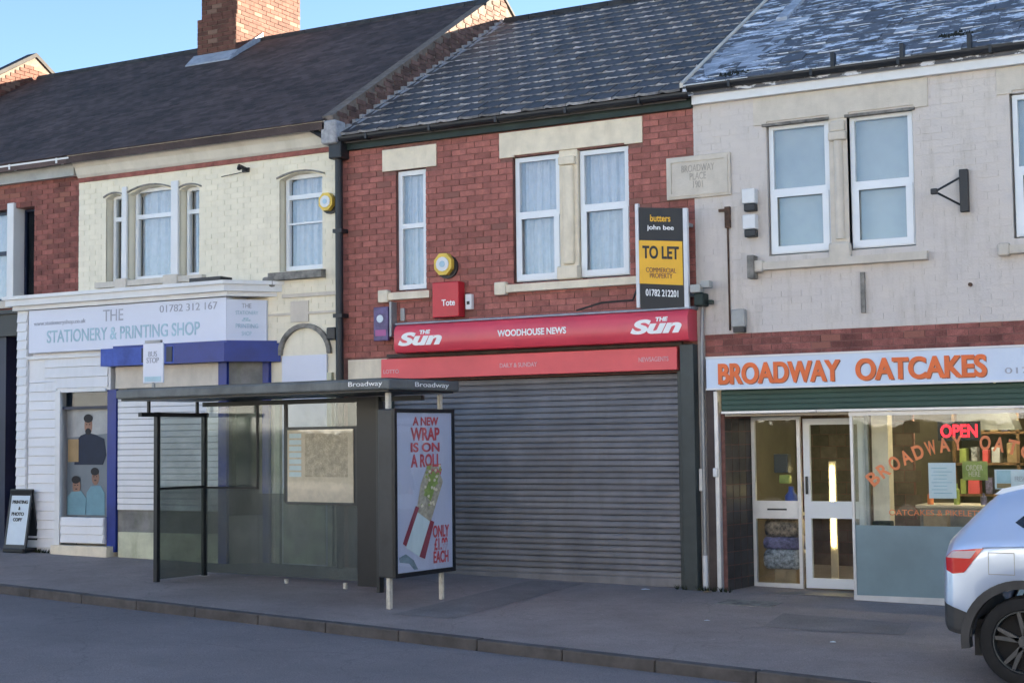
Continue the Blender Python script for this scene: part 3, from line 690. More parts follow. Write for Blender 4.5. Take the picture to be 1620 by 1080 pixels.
b = MB(); b.box(-9.26, -8.44, YS+.0, -.2, .33, .69); kp = b.build('kick_panel', M['clad'], sf); boards(kp, -9.25, -8.45, .34, .68, YS-.001, h=.115)
MB().box(-9.35, -8.3, YS-.10, -.2, zg(-8.8)-.02, .30).build('step', M['stone'], sf)
MB().box(-8.42, -8.26, YS+.03, -.24, .22, 2.46).build('blue_jamb', M['blue'], sf)
# blue fascia box with splayed end
b = MB(); b.prism([(-8.37, -.02), (-8.37, -.56), (-6.20, -.56), (-5.70, -.02)], 'z', 2.775, 3.015); b.build('blue_fascia', M['blue_f'], sf)
b = MB(); b.prism([(-7.05, -.566), (-6.197, -.566), (-5.69, -.02), (-5.72, -.0), (-6.2, -.5), (-7.05, -.5)], 'z', 2.770, 3.018); b.prism([(-8.2, -.50), (-6.2, -.50), (-5.75, -.02), (-8.2, -.02)], 'z', 3.02, 3.05); b.build('blue_fascia_end', M['blue'], sf)
for xa in (-7.62, -7.38, -7.18): MB().box(xa, xa+.10, -.57, -.561, 2.80, 3.0).build('dark_stripe', M['navy'], sf)
# panels and pillars behind the shelter
b = MB(); b.box(-8.255, -6.435, -.33, -.02, .1, 2.77); bp_ = b.build('shuttered_window', M['grime'], sf)
z = .80; shm = None
while z < 2.36:
    if shm is None: o = MB().bbox(-8.24, -6.45, -.36, -.331, z, z+.078, .008).build('slat', M['clad'], bp_); shm = o.data
    else: o = bpy.data.objects.new('slat', shm); COL.objects.link(o); o.parent = bp_; o.location = (0, 0, z-.80)
    z += .083
MB().box(-8.253, -6.437, -.39, -.331, 2.47, 2.768).build('shutter_box', M['stone_g'], sf)
b = MB(); b.box(-8.2, -6.44, -.38, -.331, .12, .50); b.build('plinth', M['plinth'], sf)
b = MB(); b.box(-6.43, -6.29, YS, -.28, .05, 2.775); b.box(-5.97, -5.86, -.06, .0, .05, 2.775); b.build('blue_pillar', M['blue'], sf)
b = MB(); b.prism([(-6.29, -.35), (-5.95, -.05), (-5.95, -.02), (-6.29, -.30)], 'z', .75, 2.4); b.build('pane', M['pane_dk'], sf)
for za, zb in ((2.4, 2.775), (.05, .75)): MB().prism([(-6.29, -.35), (-5.95, -.05), (-5.95, -.02), (-6.29, -.30)], 'z', za, zb).build('splay_panel', M['grime'], sf)
b = MB(); b.bbox(-6.78, -6.24, -.58, -.34, 3.842, 3.895, .008); tag(recentre(b.build('black_board', M['black']), (-6.5, -.45, 3.842)), 'black board lying on top of the white shopfront cornice', 'board')

# ================================================================== RED BRICK HOUSE
rh = thing('newsagent_house', 'red brick house with cream stone lintels above the closed grey shutter', 'house', (-2.26, 0, 0))
opsR = [(-3.87, -3.42, 3.6, 5.15), (-2.17, -.62, 3.6, 5.15), (-3.98, .0, -.4, 2.45)]
wl = wall_cells(MB(), -4.72, .198, -.3, 5.66, .008, .28, opsR).build('wall', M['mortar'], rh)
bricks(wl, -4.72, .198, 2.78, 5.60, .008, opsR+[(-2.34, -.43, 5.15, 5.46), (-4.06, -3.25, 5.14, 5.43)], M['brick'])
l_ = MB().box(-4.06, -3.25, -.02, .1, 5.152, 5.43); l_.build('lintel', M['stone'], rh)
l2 = MB(); l2.box(-2.34, -.43, -.02, .1, 5.17, 5.46); l2.box(-2.34, -2.14, -.0205, .1, 5.15, 5.17); l2.box(-.66, -.43, -.0205, .1, 5.15, 5.17); l2.build('lintel', M['stone'], rh)
s = MB(); sill(s, -4.08, -3.34, 3.48, 3.60); s.bbox(-4.10, -3.95, -.09, 0, 3.46, 3.62, .015); s.build('window_sill', M['stone'], rh)
s = MB(); sill(s, -2.38, -.42, 3.48, 3.60); s.bbox(-2.40, -2.24, -.09, 0, 3.46, 3.62, .015); s.build('window_sill', M['stone'], rh)
p = MB(); p.bbox(-1.535, -1.285, -.0, .12, 3.60, 5.17, .015); p.bbox(-1.49, -1.33, -.045, .05, 3.78, 4.98, .03); p.bbox(-1.52, -1.30, -.06, .05, 4.98, 5.08, .015); p.bbox(-1.55, -1.27, -.075, .05, 3.60, 3.76, .02); p.build('stone_mullion', M['stone'], rh)
window(rh, -3.86, -3.43, 3.62, 5.14, .05, 4.43, fr=.06, low_inset=0)
window(rh, -2.155, -1.545, 3.62, 5.14, .05, 4.44, fr=.055, low_inset=.028)
window(rh, -1.275, -.635, 3.62, 5.14, .05, 4.46, fr=.055, low_inset=.028)
MB().box(-4.60, -4.00, -.03, .006, 2.49, 2.75).build('stone_block', M['stone'], rh)
p = MB(); p.box(-4.62, -3.99, -.012, .005, .0, 2.49); p.build('pilaster', M['brown'], rh)
rf, zrr = roof_slab(rh, -4.66, .17, -.12, 5.655, .573, M['tile'])
roof_tiles(rf, -4.66, .10, -.13, 5.66, .573, 5.12, .305, .300, .030, M['tile'], 'tile', 300, tilt=.05, jit=.006, stagger=.5, arc=.016, butt=M['tile_butt'])
b = MB(); x = -4.6
while x < .1: b.tube([(x, YR, zrr), (x+.44, YR, zrr)], .10, 10); x += .45
b.build('ridge_tile', M['ridge'], rf)
MB().box(-4.62, .20, -.06, .006, 5.48, 5.60).build('eaves_board', M['green_dk'], rh)
gutter('gutter', -4.70, .22, -.155, 5.63, .06, M['dkpipe'], rh)
# party parapet between the two roofs
zc = lambda y: 5.845+.60*(y+.26); zr_ = lambda y: 5.655+.573*(y+.12)
b = MB(); b.prism([(-.20, 5.60), (-.20, zc(-.2)+.05), (YR, zc(YR)+.12), (8.8, 5.95), (8.8, 5.5), (YR, zr_(YR)-.1)], 'x', -4.87, -4.70); pp = b.build('party_parapet', M['mortar_l'], rh)
t = MB(); s_ = -.1
i = 0
while s_ < YR+.1:
    za = zr_(s_)-.03; zt_ = zc(s_)+.06+.06*max(0, s_)/YR; z = za; r = 0
    while z < zt_-.01:
        t.box(-4.705, -4.692+random.uniform(0, .005), s_+(.05 if r % 2 else 0), s_+.205+(.05 if r % 2 else 0), z, min(z+.065, zt_)); z += .075; r += 1
    s_ += .22
t.build('brickwork', M['brick_p'], pp, kind='stuff')
b = MB(); s_ = -.12
while s_ < YR:
    b.prism([(s_, zr_(s_)+.01), (s_, zr_(s_)+.10), (s_+.17, zr_(s_)+.13+random.uniform(-.02, .03)), (s_+.17, zr_(s_+.17)+.01)], 'x', -4.69, -4.655+random.uniform(0, .03)); s_ += .17
b.prism([(-.14, zr_(-.14)+.024), (YR, zr_(YR)+.028), (YR, zr_(YR)+.05), (-.14, zr_(-.14)+.045)], 'x', -4.69, -4.56)
b.build('stepped_flashing', M['mort_flash'], pp)
b = MB(); b.bbox(-4.86, -4.62, -.26, -.02, 5.55, 5.86, .03); b.build('kneeler', M['mort_flash'], pp)
b = MB(); b.prism([(YR-.5, zc(YR-.5)+.13), (YR, zc(YR)+.16), (YR+.5, zc(YR-.5)+.13), (YR+.5, zc(YR-.5)+.09), (YR, zc(YR)+.11), (YR-.5, zc(YR-.5)+.09)], 'x', -4.90, -4.67); b.build('coping', M['ridge'], pp)
house_shell(rh, -4.72, .198, 5.6)

# shutter: every slat its own piece
sh = thing('roller_shutter', 'closed grey roller shutter across the newsagent shopfront', 'shutter', (-2, .05, 0))
slm = None; z = .10; zt_ = 2.44; pz = (zt_-z)/33
for i in range(33):
    if slm is None:
        b = MB(); b.prism([(.06, 0), (.043, .005), (.037, .020), (.040, .042), (.050, .060), (.053, pz-.004), (.06, pz-.002)], 'x', -3.94, -.055); o = b.build('slat', M['shutter'], sh); slm = o.data
        slm.transform(Matrix.Translation((0, 0, 0)))
        o.location.z = z; base = z
    else: o = bpy.data.objects.new('slat', slm); COL.objects.link(o); o.parent = sh
    o.location = (0, random.uniform(-.002, .002), z); z += pz
MB().bbox(-3.94, -.055, .01, .07, .005, .105, .008).build('bottom_rail', M['shutter'], sh)
for a, c in ((-.052, .03), (-4.0, -3.942)): MB().box(a, c, -.01, .08, -.02, 2.46).build('guide_rail', M['shutter_rail'], sh)
b = MB(); b.bbox(.035, .20, -.14, .006, -.02, 2.76, .01); tag(recentre(b.build('shutter_pier', M['shutter_rail']), (.1, 0, 0)), 'dark grey boxed pier at the right of the grey shutter', 'pier')
b = MB(); b.box(-4.0, .03, .06, .09, -.02, .004); b.build('threshold', M['stone_d'], sh)

# red signs
sn = thing('newspaper_sign', 'upper curved red sign with two white newspaper logos', 'sign', (-1.75, 0, 2.80))
pr = [(0, 2.80), (-.20, 2.79), (-.26, 2.80), (-.288, 2.85), (-.295, 2.93), (-.295, 3.06), (-.27, 3.12), (-.22, 3.15), (0, 3.15)]
MB().prism(pr, 'x', -3.72, .20).build('panel', M['red'], sn, smooth=True)
b = MB(); b.prism([(0, 3.152), (-.24, 3.152), (-.24, 3.17), (0, 3.20)], 'x', -3.74, .22); b.build('top_flashing', M['lead'], sn)
def sun_logo(x0, x1, zc_):
    text('Sun', x0, x1, zc_-.085, zc_+.085, -.296, M['whitelet'], sn, shear=.28, bold=.045)
    text('THE', x0+(x1-x0)*.50, x0+(x1-x0)*.74, zc_+.055, zc_+.105, -.297, M['whitelet'], sn, shear=.2, bold=.05)
sun_logo(-3.66, -3.02, 2.96); sun_logo(-.50, .13, 2.965)
text('WOODHOUSE NEWS', -2.24, -1.32, 2.935, 3.015, -.297, M['whitelet'], sn, bold=.03)
b = MB(); b.box(-3.98, .03, -.07, .0, 2.755, 2.80); b.box(-3.98, .03, -.03, .0, 2.46, 2.47); tag(recentre(b.build('sign_batten', M['brown']), (-2, 0, 2.755)), 'dark timber batten between the two red signs', 'batten')
s2 = thing('lower_red_sign', 'lower flat faded red sign strip above the grey shutter', 'sign', (-2, 0, 2.475))
MB().bbox(-4.02, -.0, -.14, .0, 2.475, 2.735, .008).build('panel', M['red2'], s2)
text('DAILY & SUNDAY', -2.30, -1.79, 2.57, 2.625, -.141, M['pinklet'], s2, bold=.02)
text('NEWSAGENTS', -.47, -.10, 2.575, 2.63, -.141, M['pinklet'], s2, bold=.02)
text('LOTTO', -3.98, -3.75, 2.55, 2.60, -.141, M['pinklet'], s2, bold=.02)
# box sign, lottery sign, camera
bx = thing('red_box_sign', 'red projecting box sign on the brick wall below the yellow alarm box', 'sign', (-3.05, 0, 3.22))
MB().bbox(-3.24, -2.86, -.16, 0, 3.22, 3.66, .012).build('box', M['red_box'], bx)
text('Tote', -3.10, -2.91, 3.36, 3.44, -.161, M['whitelet'], bx, bold=.02)
b = MB(); b.bbox(-2.82, -2.73, -.07, 0, 3.31, 3.50, .01); cb = tag(recentre(b.build('security_light', M['white']), (-2.78, 0, 3.31)), 'small white sensor box right of the red box sign', 'sensor')
MB().prism([(-2.795, 3.37), (-2.755, 3.37), (-2.755, 3.41), (-2.795, 3.41)], 'y', -.073, -.069).build('lens', M['black'], cb)
pj = thing('lottery_sign', 'small purple and pink sign projecting from the brick wall at left', 'sign', (-4.0, 0, 2.95))
MB().bbox(-4.13, -3.91, -.14, -.10, 2.97, 3.40, .01).build('panel', M['purple'], pj)
b = MB(); blob(b, -4.03, 3.25, .05, .05, -.141); b.build('emblem', M['paper'], pj)
b = MB(); b.box(-4.10, -3.94, -.144, -.141, 3.03, 3.11); b.build('pink_band', M['pink'], pj)
b = MB(); b.box(-3.895, -3.865, -.13, 0, 3.02, 3.46); b.box(-3.80, -3.74, -.02, 0, 3.22, 3.38); b.build('bracket', M['alu_dk'], pj)
# to-let board
tl = thing('to_let_board', 'black and yellow TO LET board on white posts over the brick wall', 'sign', (-.15, -.1, 3.13))
Mt = Matrix.Translation((0, 0, 0))
def skew(x, z): return z - .10*(x+.15)
def slab(b, x0, x1, z0, z1, y0, y1): b.prism([(x0, skew(x0, z0)), (x1, skew(x1, z0)), (x1, skew(x1, z1)), (x0, skew(x0, z1))], 'y', y0, y1)
b = MB(); slab(b, -.41, .13, 3.16, 4.33, -.20, -.185); b.build('panel', M['blackboard'], tl)
b = MB(); slab(b, -.43, .12, 3.45, 3.95, -.206, -.2005); b.build('yellow_panel', M['yellow'], tl)
MK = Matrix(((1, 0, 0, 0), (0, 1, 0, 0), (-.10, 0, 1, -.015), (0, 0, 0, 1)))
text('TO LET', -.37, .08, 3.74, 3.89, -.207, M['blackboard'], tl, bold=.03, M=MK)
text('COMMERCIAL\nPROPERTY', -.33, .04, 3.52, 3.64, -.207, M['brownlet'], tl, M=MK)
text('butters', -.27, -.02, 4.17, 4.25, -.201, M['yellow'], tl, bold=.02, M=MK)
text('john bee', -.31, .02, 4.06, 4.13, -.201, M['whitelet'], tl, bold=.015, M=MK)
text('01782 212201', -.34, .06, 3.31, 3.39, -.201, M['whitelet'], tl, bold=.02, M=MK)
b = MB(); b.box(.135, .185, -.21, -.16, 3.12, 4.30); b.box(-.455, -.415, -.21, -.16, 3.2, 4.40); b.build('post', M['wood_w'], tl)
b = MB(); b.box(-.44, .18, -.16, -.01, 3.30, 3.34); b.box(-.44, .18, -.16, -.01, 4.1, 4.14); b.build('bracket', M['alu_dk'], tl)
b = MB(); b.tube([(-1.2, -.26, 3.20), (-.9, -.2, 3.28), (-.55, -.1, 3.30), (-.5, -.02, 3.5)], .012, 6); tag(b.build('loose_cable', M['wire']), 'loose black cable lying over the red sign beside the TO LET board', 'cable')
# black downpipe
dp = thing('downpipe', 'black downpipe with hopper between the cream and red houses', 'pipe', (-4.68, -.1, zg(-4.68)))
MB().tube([(-4.70, -.10, 5.55), (-4.68, -.10, 5.3), (-4.68, -.10, .08)], .05, 12).build('pipe', M['dkpipe'], dp, smooth=True)
b = MB(); b.bbox(-4.78, -4.58, -.20, -.0, 5.36, 5.58, .02); b.tube([(-5.05, -.2, 5.78), (-4.80, -.14, 5.62), (-4.70, -.1, 5.5)], .035, 8); b.build('hopper', M['dkpipe'], dp)
b = MB()
for z in (4.4, 3.3, 2.3, 1.2): b.box(-4.75, -4.61, -.15, -.0, z, z+.05)
b.build('pipe_bracket', M['dkpipe'], dp)
b = MB(); b.bbox(-4.88, -4.74, -.12, -.0, 3.02, 3.18, .015); tag(recentre(b.build('junction_box', M['black']), (-4.8, 0, 3.02)), 'small black junction box beside the black downpipe on the cream wall', 'box')
b = MB(); b.box(-4.80, -4.725, -.02, .0, .05, 5.5); tag(recentre(b.build('corner_strip', M['stone_d']), (-4.76, 0, .05)), 'dark weathered strip along the joint beside the black downpipe', 'strip')

# ================================================================== GREY PAINTED HOUSE
gh = thing('painted_terrace_house', 'grey beige painted house with slate roof above the oatcake shop', 'house', (4.6, 0, -.1))
opsG = [(1.07, 1.785, 3.71, 5.19), (1.99, 2.70, 3.71, 5.19), (3.70, 4.42, 3.71, 5.22), (4.62, 5.34, 3.71, 5.22), (.42, 4.95, -.6, 2.60), (7.0, 8.5, 3.7, 5.2), (5.6, 9.3, -.6, 2.4)]
wl = wall_cells(MB(), .202, 9.6, -.5, 5.66, .0, .28, opsG).build('wall', M['greige'], gh)
bricks(wl, .202, 5.2, 2.87, 5.50, .0, opsG+[(.93, 2.87, 5.19, 5.5), (3.58, 5.46, 5.22, 5.5), (1.06, 2.72, 3.70, 5.2), (3.69, 5.35, 3.70, 5.2)], M['greige'], proud=.0035)
bb = MB().box(.30, 5.2, -.012, .002, 2.58, 2.86).build('brick_band', M['mortar'], gh); bricks(bb, .30, 5.2, 2.585, 2.86, -.012, [], M['brick2'], proud=.006, limit=90)
def lintel(x0, x1, z0, z1, nm='lintel'):
    b = MB(); b.box(x0, x1, -.018, .08, z0+.03, z1); b.box(x0, x0+.15, -.0185, .08, z0, z0+.03); b.box(x1-.15, x1, -.0185, .08, z0, z0+.03); b.box((x0+x1)/2-.11, (x0+x1)/2+.11, -.0185, .08, z0-.02, z0+.03)
    b.build(nm, M['stone_g'], gh)
lintel(.93, 2.87, 5.19, 5.50); lintel(3.58, 5.46, 5.22, 5.50)
b = MB(); b.box(1.03, 1.80, -.035, .02, 5.165, 5.195); b.box(1.97, 2.73, -.035, .02, 5.165, 5.195); b.build('label_mould', M['stone_d'], gh)
for xa, xb in ((.93, 2.83), (3.57, 5.45)):
    s = MB(); sill(s, xa, xb, 3.54, 3.655, .10); s.bbox(xa-.02, xa+.1, -.12, 0, 3.53, 3.66, .02); s.build('window_sill', M['stone_g'], gh)
for xa in (1.89, 4.52):
    p = MB(); p.box(xa-.104, xa+.10, -.007, .12, 3.70, 5.188); p.tube([(xa, -.0, 3.84), (xa, -.0, 4.92)], .055, 12); p.bbox(xa-.10, xa+.10, -.07, .02, 4.92, 5.02, .02); p.bbox(xa-.085, xa+.085, -.055, .02, 5.02, 5.14, .02); p.bbox(xa-.12, xa+.12, -.09, .02, 3.57, 3.80, .03)
    p.build('stone_mullion', M['stone_g'], gh)
for a, c, zt in ((1.085, 1.77, 5.18), (2.005, 2.685, 5.18), (3.72, 4.41, 5.21), (4.64, 5.33, 5.21)):
    window(gh, a, c, 3.73, zt, .05, 4.43, fr=.05, low_inset=.035, curtain='blind')
window(gh, 7.05, 8.45, 3.73, 5.18, .05, 4.43, curtain='blind')
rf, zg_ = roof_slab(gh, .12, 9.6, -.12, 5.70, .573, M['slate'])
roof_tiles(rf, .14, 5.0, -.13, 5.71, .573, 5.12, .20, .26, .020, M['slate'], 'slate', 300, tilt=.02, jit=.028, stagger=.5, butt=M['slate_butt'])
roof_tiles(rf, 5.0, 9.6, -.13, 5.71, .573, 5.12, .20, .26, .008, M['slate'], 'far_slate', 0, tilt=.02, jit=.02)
b = MB(); x = .15
while x < 9.5: b.tube([(x, YR, zg_), (x+.44, YR, zg_)], .10, 10); x += .45
b.build('ridge_tile', M['ridge'], rf)
# pale felt patch and lead strip at the junction with the red house roof
a_ = math.atan(.573); zr3 = lambda y: 5.70+.573*(y+.12)
b = MB(); cr = [(.13, .55), (.32, 1.45), (.62, 2.0), (.86, 1.9), (1.0, .9), (.80, .55), (1.05, .25), (.35, .02)]
for i in range(1, len(cr)-1): b.add([(cr[0][0], cr[0][1], zr3(cr[0][1])+.042), (cr[i][0], cr[i][1], zr3(cr[i][1])+.042), (cr[i+1][0], cr[i+1][1], zr3(cr[i+1][1])+.042)], [(0, 2, 1)])
b.build('felt_patch', M['felt'], rf)
b = MB(); b.prism([(1.9, zr3(1.9)+.03), (1.9, zr3(1.9)+.09), (3.2, zr3(3.2)+.09), (3.2, zr3(3.2)+.03)], 'x', .60, .74); b.build('lead_strip', M['felt'], rf)
b = MB(); b.prism([(-.13, zr3(-.13)+.01), (-.13, zr3(-.13)+.065), (3.0, zr3(3.0)+.065), (3.0, zr3(3.0)+.01)], 'x', .095, .135); b.build('verge_strip', M['stone_g'], rf)
b = MB(); b.box(.22, 9.6, -.085, -.001, 5.505, 5.625); b.box(.22, 9.6, -.10, -.085, 5.60, 5.64); b.build('fascia', M['white'], gh)
gutter('gutter', .20, 9.6, -.15, 5.70, .062, M['dkpipe'], gh)
for x in (1.9, 2.65, 3.35): MB().box(x-.02, x+.02, -.20, -.1, 5.70, 5.86).build('gutter_clip', M['dkpipe'], gh)
for x, y_, s_, lb in ((.70, .04, 1.0, 'dark moss clump in the slate roof gutter near the pale felt patch'), (3.10, .36, 1.1, 'dark moss clump on the slates near the right edge')):
    b = MB()
    for k in range(70):
        a, r_ = random.uniform(0, 6.28), random.uniform(0, .15)*s_; cx, cy = x+r_*math.cos(a)*1.2, y_+r_*math.sin(a)*.5; q = random.uniform(.008, .024)*s_; zz = zr3(cy)+.02
        b.add([(cx-q, cy-q, zz), (cx+q, cy-q, zz), (cx+q, cy+q, zz+.01), (cx-q, cy+q, zz+.01), (cx+random.uniform(-q, q), cy, zz+random.uniform(.02, .055)*s_)], [(0, 1, 4), (1, 2, 4), (2, 3, 4), (3, 0, 4)])
    tag(recentre(b.build('moss_clump', M['moss_dk']), (x, y_, zr3(y_))), lb, 'moss')
b = MB(); b.box(.212, .32, .285, 8.6, -.5, 5.6); b.box(9.48, 9.598, .285, 8.6, -.5, 5.6); b.box(.32, 9.48, 8.3, 8.6, -.5, 5.6); b.box(.32, 9.48, .29, 8.3, 2.62, 2.8); b.box(.32, 9.48, 2.0, 2.1, 2.8, 5.5); b.build('side_wall', M['wall_shop'], gh)
# things fixed to the grey wall
dt = thing('date_stone', 'pale framed date stone spanning the joint of red brick and grey walls', 'plaque', (.25, 0, 4.43))
b = MB(); b.bbox(-.13, .65, -.035, -.0, 4.435, 4.925, .008); pl = b.build('panel', M['stone_g'], dt)
b = MB(); b.box(-.10, .62, -.048, -.034, 4.86, 4.895); b.box(-.10, .62, -.048, -.034, 4.465, 4.50); b.box(-.10, -.065, -.048, -.034, 4.50, 4.86); b.box(.585, .62, -.048, -.034, 4.50, 4.86); b.build('moulding', M['stone_g'], dt)
M['carved'] = mat('carved letters', (.46, .41, .35), .8, .1, 5)
text('BROADWAY\nPLACE\n1901', .06, .46, 4.55, 4.82, -.036, M['carved'], dt, depth=.003)
for z, lb in ((4.22, 'upper white lamp box with dark base on the grey wall by the window'), (3.93, 'lower white lamp box with dark base on the grey wall by the window')):
    t = thing('wall_lamp', lb, 'lamp', (.89, 0, z)); MB().bbox(.81, .96, -.12, 0, z+.085, z+.25, .012).build('housing', M['white'], t); MB().bbox(.825, .955, -.11, 0, z, z+.083, .01).build('base', M['black'], t)
b = MB(); b.box(.575, .635, -.05, 0, 4.06, 4.30); b.box(.50, .60, -.04, -.0, 4.25, 4.28); b.tube([(.60, -.02, 4.06), (.60, -.015, 2.90)], .012, 6)
tag(recentre(b.build('cable_bracket', M['rust']), (.6, 0, 4.06)), 'rusty bracket with a long brown cable hanging down the grey wall', 'bracket')
t = thing('meter_box', 'small grey box at the foot of the brown cable on the grey wall', 'box', (.7, 0, 2.88)); MB().bbox(.64, .80, -.09, 0, 2.93, 3.13, .015).build('box', M['box_grey'], t); MB().box(.66, .79, -.08, 0, 2.87, 2.928).build('base', M['black'], t)
b = MB(); b.bbox(.86, .94, -.15, .0, 3.46, 3.72, .01); tag(recentre(b.build('sill_bracket', M['stone_d']), (.9, 0, 3.46)), 'dark weathered block at the left end of the grey window sill', 'block')
b = MB(); b.box(2.10, 2.145, -.04, 0, 3.02, 3.46); tag(recentre(b.build('iron_strap', M['stone_d']), (2.12, 0, 3.02)), 'narrow iron strap on the grey wall below the twin window', 'strap')
b = MB(); b.bbox(3.18, 3.27, -.07, 0, 4.02, 4.47, .008); b.tube([(3.18, -.06, 4.38), (2.98, -.30, 4.22)], .012, 6); b.tube([(3.18, -.06, 4.10), (2.98, -.30, 4.22)], .012, 6); b.bbox(2.94, 3.01, -.34, -.28, 4.19, 4.25, .01)
tag(recentre(b.build('sign_bracket', M['black']), (3.22, 0, 4.02)), 'black triangular iron bracket projecting from the grey wall', 'bracket')
b = MB(); b.tube([(3.25, -.03, 3.26), (3.25, .0, 3.26)], .022, 8); tag(b.build('wall_bolt', M['rust']), 'small rusty bolt head on the grey wall under the black bracket', 'bolt')
t = thing('floodlight', 'small green grey floodlight cluster beside the TO LET board', 'light', (.28, 0, 3.25))
b = MB(); b.bbox(.22, .34, -.25, -.12, 3.33, 3.42, .01); b.bbox(.33, .44, -.22, -.1, 3.38, 3.46, .01); b.build('lamp_head', M['box_grey'], t)
b = MB(); b.bbox(.24, .36, -.2, -.02, 3.18, 3.33, .02); b.bbox(.38, .43, -.12, -.04, 3.20, 3.25, .01); b.build('bracket', M['green_dk'], t)
t = thing('service_pipe', 'thin grey pipe with pale foot between the grey shutter and oatcake shop', 'pipe', (.27, 0, 0))
MB().tube([(.29, -.05, 3.2), (.27, -.05, 2.8), (.26, -.05, .38)], .022, 8).build('pipe', M['alu_dk'], t); MB().tube([(.26, -.05, .38), (.26, -.05, .0)], .032, 10).build('foot', M['white'], t); MB().bbox(.21, .25, -.07, 0, 1.1, 1.35, .005).build('pipe_clip', M['alu'], t)

# ================================================================== OATCAKE SHOP
os_ = thing('oatcake_shopfront', 'glazed oatcake shop front with recessed door and green shutter box', 'shopfront', (2.6, 0, -.05))
b = MB(); b.bbox(.305, .405, -.05, .28, -.08, 2.58, .01); b.build('pillar', M['brown'], os_)
b = MB(); b.bbox(.412, .462, -.09, -.0, -.08, 2.22, .008); b.build('post', M['alu'], os_)
b = MB(); b.bbox(.40, .45, -.13, -.09, 1.26, 1.36, .01); b.build('lock', M['white'], os_)
# sign
sn3 = thing('oatcake_sign', 'long pale blue sign reading BROADWAY OATCAKES in orange capitals', 'sign', (2.6, -.1, 2.2))
MB().bbox(.41, 4.9, -.30, -.03, 2.235, 2.585, .01).build('panel', M['sign_oat'], sn3)
b = MB(); b.box(.41, 4.9, -.315, -.3, 2.225, 2.245); b.box(.41, 4.9, -.315, -.3, 2.575, 2.595); b.build('frame', M['white'], sn3)
for s_, xa, xb in (('BROADWAY', .56, 1.93), ('OATCAKES', 2.10, 3.44)):
    text(s_, xa+.012, xb+.012, 2.275, 2.505, -.302, M['brownlet'], sn3, bold=.026)
    text(s_, xa-.006, xb-.006, 2.283, 2.517, -.304, M['orange'], sn3, bold=.026); text(s_, xa+.006, xb+.006, 2.283, 2.517, -.3045, M['orange'], sn3, bold=.026)
text('01782 614 312', 3.62, 4.6, 2.31, 2.37, -.302, M['let_grey'], sn3)
b = MB(); b.bbox(.53, 4.92, -.16, .02, 1.99, 2.228, .008)
gb = b.build('shutter_box', M['green'], os_)
for i in range(4): MB().bbox(.54, 4.91, -.172, -.160, 2.005+i*.055, 2.052+i*.055, .005).build('ribbed_panel', M['green'], gb)
b = MB(); b.box(.53, 4.92, -.17, -.09, 1.962, 1.988); b.box(1.55, 1.62, -.20, -.17, 1.965, 1.985); b.build('shutter_bottom_rail', M['alu'], os_)
# glazed front
b = MB(); b.box(1.95, 4.9, -.10, -.04, 1.915, 1.958); b.box(1.955, 4.9, -.09, -.03, -.09, .01); b.box(1.955, 1.985, -.085, -.04, .01, 1.915); b.box(4.86, 4.92, -.1, -.02, -.08, 1.95); b.build('glazing_frame', M['alu'], os_)
MB().box(1.985, 4.86, -.068, -.060, .752, 1.915).build('pane', M['shopglass'], os_)
MB().box(1.985, 4.86, -.070, -.058, .01, .75).build('frosted_panel', M['glint_or_film'], os_)
b = MB(); b.box(1.962, 1.97, -.03, .53, .60, 1.92); b.build('side_pane', M['shopglass'], os_)
MB().box(1.955, 1.985, -.03, .53, -.09, .60).build('side_panel', M['glint_or_film'], os_)
MB().box(1.95, 1.99, .50, .56, -.08, 1.95).build('return_post', M['alu_dk'], os_)
# recess: splayed tiled wall, step
b = MB(); b.prism([(.50, .005), (.61, .60), (.43, .60), (.43, .005)], 'z', -.10, 1.985); rw = b.build('recess_wall', M['mortar'], os_)
vv = Vector((.11, .595, 0)).normalized(); tsh = None; off = worldpos(rw)
for r in range(13):
    for c_ in range(4):
        if tsh is None: o = MB().bbox(0, .14, -.006, 0, 0, .143, .003).build('wall_tile', M['tilegrey']); tsh = o.data; o.parent = rw
        else: o = bpy.data.objects.new('wall_tile', tsh); COL.objects.link(o); o.parent = rw
        p_ = Vector((.502, .01, .0))+vv*(.149*c_); o.location = Vector((p_.x, p_.y, -.03+r*.15))-off; o.rotation_euler = (0, 0, math.atan2(vv.y, vv.x))
MB().box(.46, 1.99, .0, .70, -.2, -.018).build('step', M['floor_shop'], os_)
MB().box(.52, 1.96, -.02, .62, 1.935, 1.96).build('soffit', M['stone_g'], os_)
YD = .55
b = MB(); b.box(.62, .66, YD, YD+.05, -.018, 1.93); b.box(1.16, 1.20, YD, YD+.05, -.018, 1.93); b.box(.66, 1.16, YD, YD+.05, -.018, .04); b.box(.66, 1.16, YD-.01, YD+.05, .77, .97); b.box(.66, 1.16, YD, YD+.05, 1.89, 1.93); b.build('sidelight_frame', M['alu'], os_)
MB().box(.80, 1.03, YD-.014, YD-.01, .865, .885).build('letter_slot', M['black'], os_)
MB().box(.66, 1.16, YD+.02, YD+.026, .04, 1.89).build('sidelight_pane', M['shopglass'], os_)
dr = MB(); dr.box(1.235, 1.31, YD, YD+.05, 0, 1.90); dr.box(1.86, 1.94, YD, YD+.05, 0, 1.90); dr.box(1.31, 1.86, YD, YD+.05, 0, .11); dr.box(1.31, 1.86, YD-.008, YD+.05, .78, .97); dr.box(1.31, 1.86, YD, YD+.05, 1.83, 1.90)
do = dr.build('door', M['upvc'], os_)
MB().box(1.31, 1.86, YD+.02, YD+.026, .11, 1.83).build('pane', M['shopglass'], do)
b = MB(); b.bbox(1.262, 1.285, YD-.04, YD-.005, 1.05, 1.25, .005); b.build('handle', M['black'], do)
